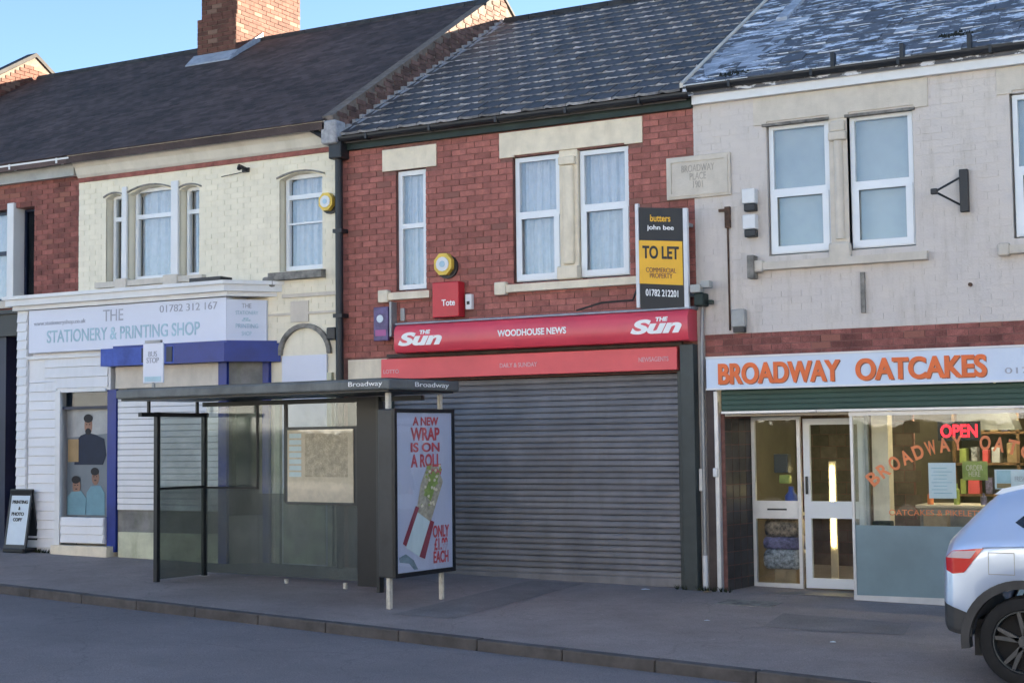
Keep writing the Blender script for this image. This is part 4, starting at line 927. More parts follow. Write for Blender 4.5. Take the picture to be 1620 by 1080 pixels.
# printed arch lettering on the glass: each letter its own piece of film
msg = 'BROADWAY OATCAKES'; cxm, czm, Rm = 3.22, .02, 1.60
for i, chx in enumerate(msg):
    if chx == ' ': continue
    th_ = R(40) - R(80)*i/(len(msg)-1)
    Mx = Matrix.Translation((cxm-Rm*math.sin(th_), 0, czm+Rm*math.cos(th_))) @ Matrix.Rotation(-th_, 4, 'Y')
    text(chx, -.055, .055, -.075, .075, -.071, M['oat_win'], os_, name='window_letter', bold=.03, M=Mx, depth=.002)
text('OATCAKES & PIKELETS', 2.35, 3.3, .86, .92, -.071, M['oat_win'], os_, name='window_letter', depth=.002)
# interior
b = MB(); b.box(.33, 4.95, .62, 4.4, -.03, .0); b.build('floor', M['floor_shop'], os_)
b = MB(); b.box(.33, 4.95, 4.3, 4.4, 0, 2.6); b.box(.33, .36, .62, 4.3, 0, 2.6); b.box(4.92, 4.95, .3, 4.3, 0, 2.6); b.build('interior_wall', M['wall_shop'], os_)
MB().box(.33, 4.95, .62, 4.4, 2.5, 2.55).build('ceiling', M['wall_shop'], os_)
tw = MB().box(.37, 1.9, 3.0, 3.06, .0, 2.2); tw = tw.build('brown_tiled_screen', M['mortar'], os_)
off = worldpos(tw); tsh = None; tw0 = tw; tw = None
for r in range(14):
    for c_ in range(7):
        if tsh is None: o = MB().bbox(0, .208, -.008, 0, 0, .145, .003).build('wall_tile', M['tilebrown']); tsh = o.data; o.parent = tw0
        else: o = bpy.data.objects.new('wall_tile', tsh); COL.objects.link(o); o.parent = tw0
        o.location = Vector((.385+c_*.215+(.1 if r % 2 else 0), 2.999, .04+r*.153))-off
b = MB(); b.box(2.02, 2.20, .55, .75, .0, 2.45); b.build('column', M['stone'], os_)
t = thing('tube_reflection', 'upright yellow glowing strip in place of a reflection seen through the shop door', 'light', (1.30, 1.4, .35))  # glowing strip added in place of a fluorescent tube's reflection
b = MB(); b.tube([(1.28, 1.5, .40), (1.28, 1.5, 1.34)], .018, 10); b.build('tube', M['tube'], t); b = MB(); b.box(1.24, 1.32, 1.51, 1.55, .0, 1.40); b.build('batten', M['stone'], t)
for x, y_, lb in ((2.9, 1.6, 'nearer ceiling strip light glowing inside the oatcake shop'), (2.2, 3.0, 'rear ceiling strip light glowing inside the oatcake shop')):
    t = thing('ceiling_light', lb, 'light', (x, y_, 2.4)); MB().box(x-.05, x+1.15, y_-.06, y_+.06, 2.46, 2.499).build('housing', M['white'], t)
    MB().tube([(x, y_, 2.43), (x+1.1, y_, 2.43)], .02, 8).build('tube', M['tube2'], t)
t = thing('serving_counter', 'pale serving counter standing behind the shop window', 'counter', (3.2, 1.7, 0))
MB().bbox(2.3, 4.6, 1.5, 2.0, 0, .86, .015).build('cabinet', M['grime'], t); MB().bbox(2.26, 4.64, 1.46, 2.04, .862, .90, .01).build('worktop', M['stone_g'], t)
t = thing('shelving_unit', 'tall dark wooden shelving at the back wall of the oatcake shop', 'shelf', (3.3, 4.1, 0))
for z in (.5, .9, 1.3, 1.7, 2.05): MB().box(2.2, 4.5, 3.9, 4.29, z, z+.03).build('shelf', M['wood'], t)
for x in (2.2, 3.0, 3.8, 4.5): MB().box(x-.02, x+.02, 3.9, 4.29, 0, 2.2).build('upright', M['wood'], t)
cols = ['bag_tan', 'bag_white', 'bag_purple', 'card', 'limey', 'red2', 'alu']
CN = ['tan', 'white', 'purple grey', 'brown', 'lime green', 'red', 'silver']; pk = {}; ORD = 'first second third fourth fifth sixth seventh eighth ninth tenth eleventh twelfth thirteenth fourteenth fifteenth'.split()
n_ = 0
for zi, z in enumerate((.93, 1.33, 1.73)):
    x = 2.26
    while x < 4.4:
        w_ = random.uniform(.07, .16); h_ = random.uniform(.12, .26)
        if abs(x-3.0) > .14 and abs(x-3.8) > .14:
            ci_ = random.randrange(len(cols)); cn_ = CN[ci_]; o = MB().bbox(x, x+w_, 3.93, 4.1, z, z+h_, .008).build('food_packet', M[cols[ci_]])
            pk[zi] = pk.get(zi, 0)+1; tag(recentre(o, (x+w_/2, 4.0, z)), '%s packet, %s from the left on the %s shelf at the back' % (('short' if h_ < .19 else 'tall')+' '+cn_, ORD[pk[zi]-1], ('lowest', 'middle', 'top')[zi]), 'packet', 'packets on the back shelves')
        x += w_+random.uniform(.02, .1)
t = thing('griddle_hood', 'dull metal griddle hood above the counter', 'hood', (3.6, 2.8, 1.0)); MB().prism([(2.5, 1.75), (3.2, 1.75), (3.05, 2.15), (2.55, 2.15)], 'y', 2.6, 3.1).build('hood', M['alu_dk'], t); MB().box(2.55, 2.95, 2.7, 3.0, 2.15, 2.5).build('duct', M['alu_dk'], t)
for i in range(7):
    x = 2.4+i*.30; h_ = (.16, .24, .13, .20, .28, .15, .22)[i]
    o = MB().tube([(x, 1.62, .90), (x, 1.62, .90+h_*.7), (x, 1.62, .90+h_*.78), (x, 1.62, .90+h_)], [.035, .035, .015, .014], 12).build('sauce_bottle', M[('oat_win', 'limey', 'bag_purple', 'card', 'red2', 'alu', 'tan')[i]], smooth=True)
    tag(recentre(o, (x, 1.62, .9)), ('orange', 'lime green', 'purple grey', 'light brown', 'red', 'silver', 'tan')[i]+' sauce bottle standing on the serving counter', 'bottle')
for i in range(5):
    x = 2.1+i*.55; w_ = .2+.05*(i % 3)
    o = MB().bbox(x, x+w_, .16, .32, .03+.0, .72+.08*(i % 2)+.06, .01).build('display_box', M[('moss', 'card', 'grime', 'bag_tan', 'wood')[i]])
    tag(recentre(o, (x+w_/2, .24, .03)), ('mossy green', 'light brown cardboard', 'mottled grey', 'tan', 'dark wooden')[i]+' display box just behind the frosted lower window', 'box')
# neon OPEN, papers
t = thing('open_sign', 'glowing red OPEN sign inside the shop window', 'sign', (3.05, .1, 1.66))
MB().box(2.84, 3.28, .12, .14, 1.64, 1.84).build('backing', M['black'], t)
text('OPEN', 2.87, 3.25, 1.67, 1.81, .118, M['neon'], t, bold=.03)
t = thing('price_list', 'white portrait price list taped inside the shop window', 'notice', (2.9, -.05, 1.04)); MB().box(2.77, 3.05, -.055, -.051, 1.04, 1.41).build('sheet', M['paper'], t)
for i in range(8): MB().box(2.80+(.0 if i % 2 else .02), 3.01-(.05 if i % 3 else 0), -.0575, -.0552, 1.09+i*.037, 1.099+i*.037).build('printed_line', M['let_blue'], t)
t = thing('green_notice', 'lime green notice hanging inside the window right of the price list', 'notice', (3.25, .3, 1.2)); MB().bbox(3.06, 3.32, .22, .23, 1.22, 1.42, .004).build('sheet', M['limey'], t)
text('ORDER\nHERE', 3.10, 3.27, 1.26, 1.38, .219, M['stone'], t)
t = thing('wide_notice', 'wide pale blue notice with a blue picture at the right window edge', 'notice', (3.7, -.05, 1.14)); MB().box(3.44, 4.0, -.055, -.051, 1.14, 1.34).build('sheet', M['paper'], t); MB().box(3.46, 3.60, -.0575, -.0552, 1.20, 1.33).build('picture', M['let_blue'], t); MB().box(3.46, 3.60, -.0575, -.0552, 1.15, 1.198).build('picture_foot', M['tan'], t)
text('FRESH OATCAKES', 3.64, 3.96, 1.22, 1.27, -.055, M['let_grey'], t)
# goods behind the sidelight
def sack(name, x0, x1, y0, y1, z0, z1, m, label, cat='bag'):
    bm = bmesh.new(); bmesh.ops.create_cube(bm, size=1); bmesh.ops.subdivide_edges(bm, edges=bm.edges[:], cuts=4, use_grid_fill=True)
    for v in bm.verts:
        c_ = v.co.copy(); k_ = 1-.42*max(abs(c_.x), abs(c_.y))**6*2; v.co = Vector(((x0+x1)/2+c_.x*(x1-x0)*(1-.12*abs(c_.z*2)**3), (y0+y1)/2+c_.y*(y1-y0)*(1-.15*abs(c_.z*2)**3), (z0+z1)/2+c_.z*(z1-z0)*max(.35, k_)+random.uniform(-.006, .006)))
    me = bpy.data.meshes.new(name); bm.to_mesh(me); bm.free(); me.polygons.foreach_set('use_smooth', [True]*len(me.polygons)); me.materials.append(m)
    o = bpy.data.objects.new(name, me); COL.objects.link(o); tag(o, label, cat); return recentre(o, ((x0+x1)/2, (y0+y1)/2, z0))
sack('food_sack', .72, 1.12, .66, .95, .55, .75, M['bag_tan'], 'tan patterned sack on top of the pile behind the sidelight')
sack('food_sack', .70, 1.13, .66, .98, .41, .555, M['bag_purple'], 'purple grey sack in the middle of the pile behind the sidelight')
sack('food_sack', .70, 1.12, .66, .98, .19, .41, M['bag_white'], 'white printed sack at the bottom of the pile behind the sidelight')
tag(recentre(MB().bbox(.82, 1.08, .68, .92, .0, .188, .01).build('carton', M['card']), (.95, .8, 0)), 'small tan carton under the pile of sacks', 'carton')
b = MB(); b.box(.66, 1.16, .62, .95, .80, .83); tag(b.build('display_shelf', M['stone_g']), 'pale shelf behind the sidelight rail of the shop', 'shelf')
b = MB(); b.tube([(1.02, .75, .83), (1.02, .75, 1.02), (1.02, .75, 1.07), (1.02, .75, 1.13)], [.075, .075, .035, .03], 14); tag(recentre(b.build('drum', M['blueplastic'], smooth=True), (1.02, .75, .83)), 'blue plastic bottle on the shelf behind the sidelight', 'bottle')
b = MB(); b.bbox(.80, .97, .80, .94, 1.28, 1.50, .01); tag(b.build('hanging_pack', M['navy']), 'dark blue pack hanging behind the sidelight above the bottle', 'packet')
b = MB(); b.bbox(.86, .98, .80, .9, 1.16, 1.26, .01); tag(b.build('hanging_pack', M['limey']), 'small lime pack hanging just above the blue bottle', 'packet')

# ================================================================== TERRACE BEYOND THE FRAME (added to cast the street's shade)
for i, (a, c_, lb) in enumerate(((9.6, 16.5, 'unseen brick house added for shade next right of the grey painted house'), (16.5, 24, 'unseen brick house added for shade second right of the grey painted house'))):
    th = thing('shade_house', lb, 'house', ((a+c_)/2, 0, -.4))
    ops = [(a+.8, a+2.2, 3.7, 5.2), (a+3.8, a+5.2, 3.7, 5.2), (a+.6, a+3.8, .2, 2.4)]
    wall_cells(MB(), a+.002, c_-.002, -.6, 5.66, 0, .28, ops).build('wall', M['brick2'], th)
    for q in ops: window(th, q[0]+.01, q[1]-.01, q[2]+.01, q[3]-.01, .06, (q[2]+q[3])/2)
    roof_slab(th, a+.002, c_-.002, -.12, 5.7, .573, M['tile']); MB().box(a+.01, c_-.01, 8.2, 8.4, -.6, 5.6).build('back_wall', M['brick2'], th)

for i in range(5):  # unseen pale houses, added to bounce sunlight onto the shaded fronts
    a = -34+i*13; th = thing('fill_house', 'unseen pale house added for fill light, %s from the left across the road' % ORD[i], 'house', (a+6, -22, -.6))
    ops = [(a+1.2, a+3, 3.3, 4.7), (a+5.2, a+7, 3.3, 4.7), (a+9, a+11, 3.3, 4.7), (a+1.2, a+3, .6, 2.2), (a+9, a+11, .6, 2.2), (a+5.6, a+6.6, -.6, 1.9)]
    wall_cells(MB(), a, a+12.95, -1.2, 6.0, -22.3, -22.0, ops).build('wall', M['white'], th)
    for q in ops[:5]: MB().box(q[0], q[1], -22.2, -22.15, q[2], q[3]).build('window', M['car_glass'], th)
    MB().box(ops[5][0], ops[5][1], -22.2, -22.15, ops[5][2], ops[5][3]).build('door', M['navy'], th)
    MB().prism([(-21.8, 5.9), (-21.8, 6.02), (-25, 6.6), (-28.2, 6.02), (-28.2, 5.9)], 'x', a-.1, a+12.7).build('roof', M['tile'], th)

hg = MB()  # unseen hedge, added to darken what the shop glass reflects
for i in range(900):
    x = random.uniform(-34, 30); hgt = random.uniform(.2, .5); hg.bbox(x-hgt, x+hgt, -20.9-random.uniform(0, .5), -20.3+random.uniform(0, .3), random.uniform(-.6, 1.5), random.uniform(1.5, 2.05), .1)
tag(recentre(hg.build('hedge', M['moss']), (0, -20.6, -.6)), 'unseen dark hedge added across the road to darken shop glass reflections', 'hedge')

# ================================================================== BUS SHELTER
AS = math.atan(-.115); SH = Matrix.Translation((-5.72, -1.50, .0)) @ Matrix.Rotation(AS, 4, 'Z')
bs = thing('bus_shelter', 'dark steel and glass bus shelter on the pavement with an advert end', 'bus shelter', (-3.9, -2.2, zg(-3.9, -2.2)))
def sb(name, m, *boxes, parent=None, bev=0):
    b = MB()
    for q in boxes: (b.bbox(*q, bev, M=SH) if bev else b.box(*q, M=SH))
    return b.build(name, m, parent or bs)
sb('roof', M['sh_roof'], (-.30, 3.90, -1.15, .06, 2.235, 2.345), bev=.02)
sb('roof_underside', M['sh_black'], (-.26, 3.86, -1.10, .0, 2.215, 2.2345))
rb = sb('roof_cap', M['sh_grey'], (-.22, 3.80, -1.05, -.06, 2.3455, 2.36))
MBs = lambda s_, x0, x1, z0, z1: text(s_, x0, x1, z0, z1, -1.152, M['whitelet'], bs, M=SH)
MBs('Broadway', 3.36, 3.82, 2.26, 2.325)
SE = SH @ Matrix.Translation((3.902, 0, 0)) @ Matrix.Rotation(R(90), 4, 'Z')
text('Broadway', -.72, -.14, 2.255, 2.32, -.002, M['whitelet'], bs, M=SE)
# left end screen
for y0 in (-.80, -.04): sb('post', M['sh_black'], (-.03, .03, y0, y0+.05, .04, 2.08))
sb('top_rail', M['sh_black'], (-.03, .03, -1.04, .03, 2.025, 2.075))
sb('mid_rail', M['sh_black'], (-.018, .018, -.75, -.04, 1.155, 1.185))
sb('hanger', M['sh_black'], (-.015, .015, -.92, -.89, 2.075, 2.21), (-.015, .015, -.15, -.12, 2.075, 2.21))
sb('end_pane', M['shglass'], (-.005, .005, -.75, -.04, 1.185, 2.025)); sb('lower_end_pane', M['shglass_lo'], (-.005, .005, -.75, -.04, .10, 1.155))
# back: divided glass bays
sb('back_post', M['sh_black'], (.90, .925, -.03, .0, 1.16, 2.2)); sb('back_post', M['sh_black'], (1.36, 1.40, -.03, .0, 1.0, 2.2))
sb('back_mid_rail', M['sh_black'], (.03, .925, -.03, .0, 1.15, 1.175))
sb('back_pane', M['shglass'], (.04, .90, -.018, -.01, 1.18, 2.15)); sb('back_pane', M['shglass'], (.925, 1.36, -.018, -.01, 1.10, 2.15)); sb('back_pane', M['shglass'], (1.40, 2.52, -.018, -.01, 1.86, 2.15))
sb('lower_back_pane', M['shglass_lo'], (.04, .925, -.02, -.01, .13, 1.15)); sb('lower_back_pane', M['shglass_lo'], (.93, 2.52, -.02, -.01, .13, 1.10))
sb('top_beam', M['sh_grey'], (.0, 3.45, -.05, .01, 2.15, 2.205))
tt = sb('timetable_case', M['sh_grey'], (1.40, 2.52, -.045, -.021, .98, 1.88)); 
pp_ = sb('timetable', M['paper_w'], (1.44, 2.46, -.055, -.046, 1.01, 1.845), parent=tt)
for i in range(7): sb('printed_column', M['paper'], (1.47, 1.66, -.0575, -.0555, 1.30+i*.075, 1.355+i*.075), parent=tt)
M['map'] = mat('printed route map', (.62, .50, .40), .6, .18, 14, fine=.25)
sb('printed_map', M['map'], (1.72, 2.38, -.0575, -.0555, 1.30, 1.80), parent=tt)
sb('case_glass', M['shopglass'], (1.43, 2.47, -.07, -.065, 1.0, 1.85), parent=tt)
for x, z0 in ((1.38, .02), (2.30, .0)): sb('back_foot', M['steel_pale'], (x-.018, x+.018, -.035, -.0, zg(x-5.7)+0.0-.06, .10))
sb('foot_plate', M['steel_pale'], (-.06, .06, -.07, .04, .02, .085), bev=.012)
sb('corner_panel', M['sh_black'], (2.53, 2.82, -.07, .0, .08, 2.2)); sb('corner_post', M['sh_grey'], (2.82, 2.86, -.08, .0, .0, 2.2))
# advert end
ad = sb('advert_case', M['sh_grey'], (3.64, 3.84, -1.02, -.0, .30, 2.04), bev=.015)
sb('advert_frame', M['sh_black'], (3.842, 3.87, -1.02, -.0, 2.0, 2.04), (3.842, 3.87, -1.02, -.0, .30, .345), (3.842, 3.87, -1.02, -.98, .345, 2.0), (3.842, 3.87, -.035, .0, .345, 2.0))
SA = SH @ Matrix.Translation((3.852, -.98, .345)) @ Matrix.Rotation(R(90), 4, 'Z') @ Matrix.Diagonal((.909, 1, 1, 1))      # advert plane: x 0..1.04, z 0..1.655, facing out
def flat(name, m, pts, lift=0.0):
    b = MB(); b.prism(pts, 'y', -.002-lift, 0-lift+.0, M=SA); return b.build(name, m, bs)
po = flat('poster', M['poster'], [(0, 0), (1.04, 0), (1.04, 1.655), (0, 1.655)])
def at_(s_, x0, x1, z0, z1, m='ad_red'): text(s_, x0, x1, z0, z1, -.006, M[m], bs, name='poster_lettering', bold=.03, M=SA, depth=.002)
at_('A NEW', .30, .78, 1.52, 1.61); at_('WRAP', .26, .80, 1.36, 1.50); at_('IS ON', .26, .80, 1.24, 1.34); at_('A ROLL', .26, .82, 1.08, 1.22); at_('NOW', .60, .84, .99, 1.06)
at_('ONLY\n£1.99\nEACH', .66, .97, .06, .46)
flat('printed_wrap', M['ad_food'], [(.36, .62), (.62, .50), (.86, .92), (.74, 1.10), (.58, 1.12), (.44, .9)], .004)
flat('printed_filling', M['limey'], [(.5, .80), (.62, .72), (.78, .98), (.66, 1.04)], .007)
b = MB()
for k in range(34):
    u, v_ = random.uniform(.42, .84), random.uniform(.66, 1.10)
    if abs((u-.61)-(v_-.85)*.35) < .13: b.prism([(u+random.uniform(.015, .03)*math.cos(a*1.05), v_+random.uniform(.012, .025)*math.sin(a*1.05)) for a in range(6)], 'y', -.0105, -.0095, M=SA)
b.build('printed_salad', M['limey'], bs, kind='stuff')
b = MB()
for k in range(22):
    u, v_ = random.uniform(.42, .84), random.uniform(.66, 1.10)
    if abs((u-.61)-(v_-.85)*.35) < .13: b.prism([(u+random.uniform(.015, .03)*math.cos(a*1.05), v_+random.uniform(.012, .025)*math.sin(a*1.05)) for a in range(6)], 'y', -.0125, -.0115, M=SA)
b.build('printed_chicken', M['stone'], bs, kind='stuff')
flat('printed_sleeve', M['paper'], [(.15, .26), (.42, .14), (.62, .50), (.36, .62)], .007)
flat('printed_sleeve_edge', M['ad_dark'], [(.10, .30), (.16, .27), (.40, .66), (.34, .68)], .010); flat('printed_sleeve_edge', M['ad_dark'], [(.40, .15), (.50, .12), (.68, .50), (.61, .52)], .010)
at_('wrap', .26, .46, .34, .42, 'ad_blue')
flat('printed_plate', M['ad_blue'], [(.04, .16), (.16, .19), (.30, .12), (.38, .02), (.31, .02), (.22, .09), (.05, .11)], .004)
sb('advert_glass', M['shopglass'], (3.862, 3.866, -.98, -.035, .345, 2.0))
for y_, w__ in ((-1.0, .045), (-.12, .04)):
    sb('advert_post', M['steel_pale'], (3.73, 3.73+w__, y_, y_+w__, -.06, .30)); sb('advert_upper_post', M['steel_pale'], (3.73, 3.73+w__, y_, y_+w__, 2.04, 2.205))
b = MB(); b.tube([(2.95, -.3, 1.0), (2.95, -.3, 1.02)], .01, 6)

t = thing('bus_stop_flag', 'white bus stop flag standing above the left end of the shelter roof', 'sign', (-5.75, -2.35, 2.345))
b = MB(); b.bbox(-5.90, -5.585, -2.42, -2.395, 2.42, 2.90, .01); b.build('panel', M['signw'], t)
text('BUS\nSTOP', -5.84, -5.65, 2.66, 2.80, -2.421, M['let_grey'], t); b = MB(); b.box(-5.87, -5.615, -2.424, -2.4205, 2.44, 2.50); b.build('blue_band', M['let_blue'], t)
b = MB(); b.tube([(-5.74, -2.41, 2.30), (-5.74, -2.41, 2.43)], .02, 8); b.box(-5.86, -5.62, -2.43, -2.39, 2.90, 2.93); b.build('post', M['alu_dk'], t)

# ================================================================== A-BOARD
t = thing('pavement_board', 'white poster A-board with black frame at the far left of the pavement', 'sign', (-10.1, -.5, zg(-10.1)))
z0 = zg(-10.1, -.5)
MA = Matrix.Translation((-9.94, -.62, z0)) @ Matrix.Rotation(R(-9), 4, 'X')
b = MB(); b.box(-.215, -.185, 0, .03, .0, .90, M=MA); b.box(.185, .215, 0, .03, .0, .90, M=MA); b.box(-.185, .185, 0, .03, .85, .90, M=MA); b.box(-.185, .185, 0, .03, .06, .11, M=MA); b.build('frame', M['black'], t)
MB().box(-.185, .185, .008, .022, .11, .85, M=MA).build('poster', M['paper'], t)
MA2 = Matrix.Translation((-9.94, -.36, z0)) @ Matrix.Rotation(R(9), 4, 'X'); MB().box(-.215, .215, 0, .03, 0, .88, M=MA2).build('rear_panel', M['black'], t)
for s_, a, c_, za, zb in (('PRINTING', -.15, .15, .69, .74), ('&', -.02, .02, .60, .65), ('PHOTO', -.14, .10, .52, .57), ('COPY', -.1, .08, .44, .49)): text(s_, a, c_, za, zb, .006, M['blackboard'], t, M=MA, bold=.03)
b = MB(); b.bbox(-.2, .2, .0, .3, -.0, .06, .01, M=Matrix.Translation((-9.94, -.64, z0))); b.build('base', M['black'], t)

# ================================================================== CAR
car = thing('parked_car', 'silver blue SUV with red tail lamp parked at the right edge', 'car', (6.0, -3.4, -.2))
hx, hz, RW, RA = 4.41, .165, .335, .405; hx2 = hx+2.63; YC = -3.42
def arch(x):
    zl = .16+.0*x
    for h in (hx, hx2):
        if abs(x-h) < RA: zl = max(zl, hz+math.sqrt(RA*RA-(x-h)**2))
    return zl
# x: (zlow, zbelt, ztop, half width low, half width belt, half width top)
st_ = [(3.79, .30, .58, .62, .60, .62, .55), (3.805, .25, .74, .80, .74, .72, .60), (3.84, .22, .80, .90, .83, .80, .62), (3.90, .20, .84, .965, .875, .855, .64), (4.0, .18, .885, 1.07, .89, .88, .64), (4.12, .17, .905, 1.185, .895, .89, .65), (4.22, .17, .915, 1.27, .895, .89, .66), (4.34, .16, .925, 1.30, .895, .89, .67), (4.6, .13, .93, 1.35, .895, .885, .68), (5.2, .10, .92, 1.395, .89, .88, .69), (5.9, .10, .90, 1.39, .89, .88, .69), (6.3, .10, .885, 1.33, .89, .88, .67), (6.7, .10, .865, 1.12, .89, .87, .66), (7.0, .10, .84, .90, .89, .85, .66), (7.5, .12, .77, .82, .88, .80, .6), (7.9, .16, .68, .72, .84, .74, .55), (8.1, .22, .58, .62, .74, .66, .5), (8.16, .30, .50, .52, .62, .6, .45)]
def lerp_st(x):
    for i in range(len(st_)-1):
        if st_[i][0] <= x <= st_[i+1][0]:
            t_ = (x-st_[i][0])/(st_[i+1][0]-st_[i][0]); return [a+(b_-a)*t_ for a, b_ in zip(st_[i], st_[i+1])]
xs_ = sorted(set([q[0] for q in st_]+[3.79+.03*i for i in range(146)])); xs_ = [x for x in xs_ if x <= 8.16]
def side_pts(q, zl):
    x, _, zb, zt_, wl_, wb_, wt_ = q; zmid = max(zl+.03, (.30*1+zb*.0)); 
    zl = min(zl, zb-.08)
    return [(0, zl), (wl_*.80, zl), (wl_-.02, zl+.012), (wl_+.0, zl+.05), (wl_+.004, zl+(zb-zl)*.42), (wb_+.004, zl+(zb-zl)*.72), (wb_-.004, zb-.03), (wb_-.03, zb+.008), (wb_+(wt_-wb_)*.5, zb+(zt_-zb)*.5), (wt_+.015, zt_-(zt_-zb)*.12), (wt_*.86, zt_-.005*1), (wt_*.5, zt_+.012), (0, zt_+.018)]
rings = []
for x in xs_:
    q = lerp_st(x); rings.append((x, side_pts(q, max(q[1], arch(x)))))
b = MB(); vs_ = []; n_s = len(rings[0][1])
for x, pts in rings:
    for w_, z in pts: vs_.append((x, YC-w_, z))
    for w_, z in pts[-2:0:-1]: vs_.append((x, YC+w_, z))
m_ = 2*n_s-2; fs = []
for i in range(len(rings)-1):
    for k in range(m_): fs.append((i*m_+k, i*m_+(k+1) % m_, (i+1)*m_+(k+1) % m_, (i+1)*m_+k))
fs = [f[::-1] for f in fs]
fs.append(tuple(range(m_))); fs.append(tuple((len(rings)-1)*m_+k for k in range(m_))[::-1]); b.add(vs_, fs)
body = b.build('body', M['paint_car'], car, smooth=True)
def skin(x, z):
    """body half width at station x, height z"""
    q = lerp_st(min(max(x, 3.7901), 8.159)); pts = side_pts(q, max(q[1], arch(x)))[2:]
    for i in range(len(pts)-1):
        if pts[i][1] <= z <= pts[i+1][1]:
            t_ = (z-pts[i][1])/max(1e-6, pts[i+1][1]-pts[i][1]); return pts[i][0]+(pts[i+1][0]-pts[i][0])*t_
    return pts[0][0] if z < pts[0][1] else pts[-3][0]
def patch(name, m, poly, out=.006, nx=24, nz=12, parent=None, side=-1):
    """a panel that follows the body side, bounded by a polygon in (x, z)"""
    x0, x1 = min(p[0] for p in poly), max(p[0] for p in poly); b = MB(); n = len(poly); g = []
    for i in range(nx+1):
        x = x0+(x1-x0)*(i+.0001)/(nx+.0002); hit = []
        for k in range(n):
            (xa, za), (xb, zb) = poly[k], poly[(k+1) % n]
            if (xa-x)*(xb-x) < 0 or xa == x: hit.append(za+(zb-za)*(x-xa)/((xb-xa) or 1))
        lo_, hi_ = (min(hit), max(hit)) if hit else (poly[0][1], poly[0][1])
        g.append([(x, lo_+(hi_-lo_)*j/nz) for j in range(nz+1)])
    vs_ = []
    for lay, o_ in ((0, out), (1, -.02)):
        for col in g:
            for x, z in col: vs_.append((x, YC+side*(skin(x, z)+o_), z))
    N = (nx+1)*(nz+1); fs = []
    for i in range(nx):
        for j in range(nz):
            a = i*(nz+1)+j; fs.append((a, a+nz+1, a+nz+2, a+1))
    for i in range(nx):
        a, c_ = i*(nz+1), (i+1)*(nz+1); fs.append((a+N, c_+N, c_, a)); a, c_ = a+nz, c_+nz; fs.append((a, c_, c_+N, a+N))
    for j in range(nz): fs.append((j, j+1, j+1+N, j+N)); a = nx*(nz+1)+j; fs.append((a+1, a, a+N, a+1+N))
    if side > 0: fs = [f[::-1] for f in fs]
    b.add(vs_, fs); return b.build(name, m, parent or car, smooth=True)
for sd_ in (-1, 1):
    patch('tail_lamp', M['lamp_red'], [(3.84, .68), (3.90, .655), (3.99, .67), (4.06, .76), (4.14, .855), (3.90, .83), (3.83, .77)], .010, side=sd_)
    patch('tail_lamp_lens', M['lamp_clear'], [(3.84, .775), (4.04, .775), (4.085, .835), (3.90, .825)], .014, side=sd_)
    patch('quarter_window', M['car_glass'], [(4.36, 1.045), (4.42, 1.005), (4.60, .985), (4.80, .98), (4.80, 1.2), (4.60, 1.16), (4.42, 1.095)], .004, side=sd_)
    patch('side_window', M['car_glass'], [(4.86, .975), (5.62, .965), (5.62, 1.29), (4.95, 1.26)], .004, side=sd_)
    patch('side_window', M['car_glass'], [(5.70, .965), (6.66, .93), (6.45, 1.13), (6.1, 1.26), (5.70, 1.29)], .004, side=sd_)
    patch('lower_bumper', M['trim'], [(3.80, .26), (3.86, .22), (4.03, .19), (4.03, .36), (3.92, .40), (3.80, .44)], .008, side=sd_)
    patch('sill_trim', M['trim'], [(hx+RA+.02, .10), (hx2-RA-.02, .10), (hx2-RA-.02, .24), (hx+RA+.02, .24)], .010, side=sd_)
    patch('headlamp', M['lamp_clear'], [(7.6, .58), (7.95, .55), (7.95, .64), (7.6, .70)], .008, side=sd_)
    patch('door_handle', M['paint_car'], [(4.95, .80), (5.12, .80), (5.12, .83), (4.95, .83)], .03, 6, 3, side=sd_)
for sd_ in (-1, 1):     # fuel flap outline only on the near side, arch trims both
    for h in (hx, hx2):
        b = MB(); n = 26; vs_ = []
        for i in range(n+1):
            a = R(-8)+R(196)*i/n
            for rr, yy_ in ((RA+.055, .004), (RA+.052, .016), (RA-.01, .018), (RA-.012, -.10)):
                x = h+rr*math.cos(a); z = hz+rr*math.sin(a); vs_.append((x, YC+sd_*(.895+yy_), z))
        fs = []
        for i in range(n):
            for k in range(3): f = (i*4+k, i*4+k+1, i*4+k+5, i*4+k+4); fs.append(f if sd_ > 0 else f[::-1])
        b.add(vs_, fs); b.build('arch_trim', M['trim'], car, smooth=True)
MBl = MB(); MBl.tube([(4.13, YC-.9, .86), (4.9, YC-.897, .885), (6.6, YC-.89, .86)], .006, 6); MBl.build('shoulder_crease', M['paint_car'], car)
b = MB()
for a, c_, e, f in ((4.17, 4.36, .66, .665), (4.17, 4.36, .82, .825), (4.17, 4.173, .665, .82), (4.357, 4.36, .665, .82)): b.box(a, c_, YC-.902, YC-.88, e, f)
b.build('fuel_flap_gap', M['alu_dk'], car)
b = MB(); b.prism([(4.18, 1.245), (4.24, 1.29), (4.50, 1.345), (4.50, 1.32), (4.25, 1.25)], 'y', YC-.62, YC+.62); b.build('spoiler', M['paint_car'], car)
b = MB(); b.tube([(4.5, YC-.66, 1.375), (5.2, YC-.67, 1.425), (6.1, YC-.66, 1.40)], .014, 8); b.tube([(4.5, YC+.66, 1.375), (5.2, YC+.67, 1.425), (6.1, YC+.66, 1.40)], .014, 8); b.build('roof_rail', M['alu_dk'], car)
b = MB(); b.prism([(3.905, .90), (4.16, 1.215), (4.19, 1.20), (3.93, .885)], 'y', YC-.58, YC+.58); b.build('rear_window', M['car_glass'], car)
MB().box(3.775, 3.80, YC-.26, YC+.26, .50, .60).build('number_plate', M['yellow'], car)
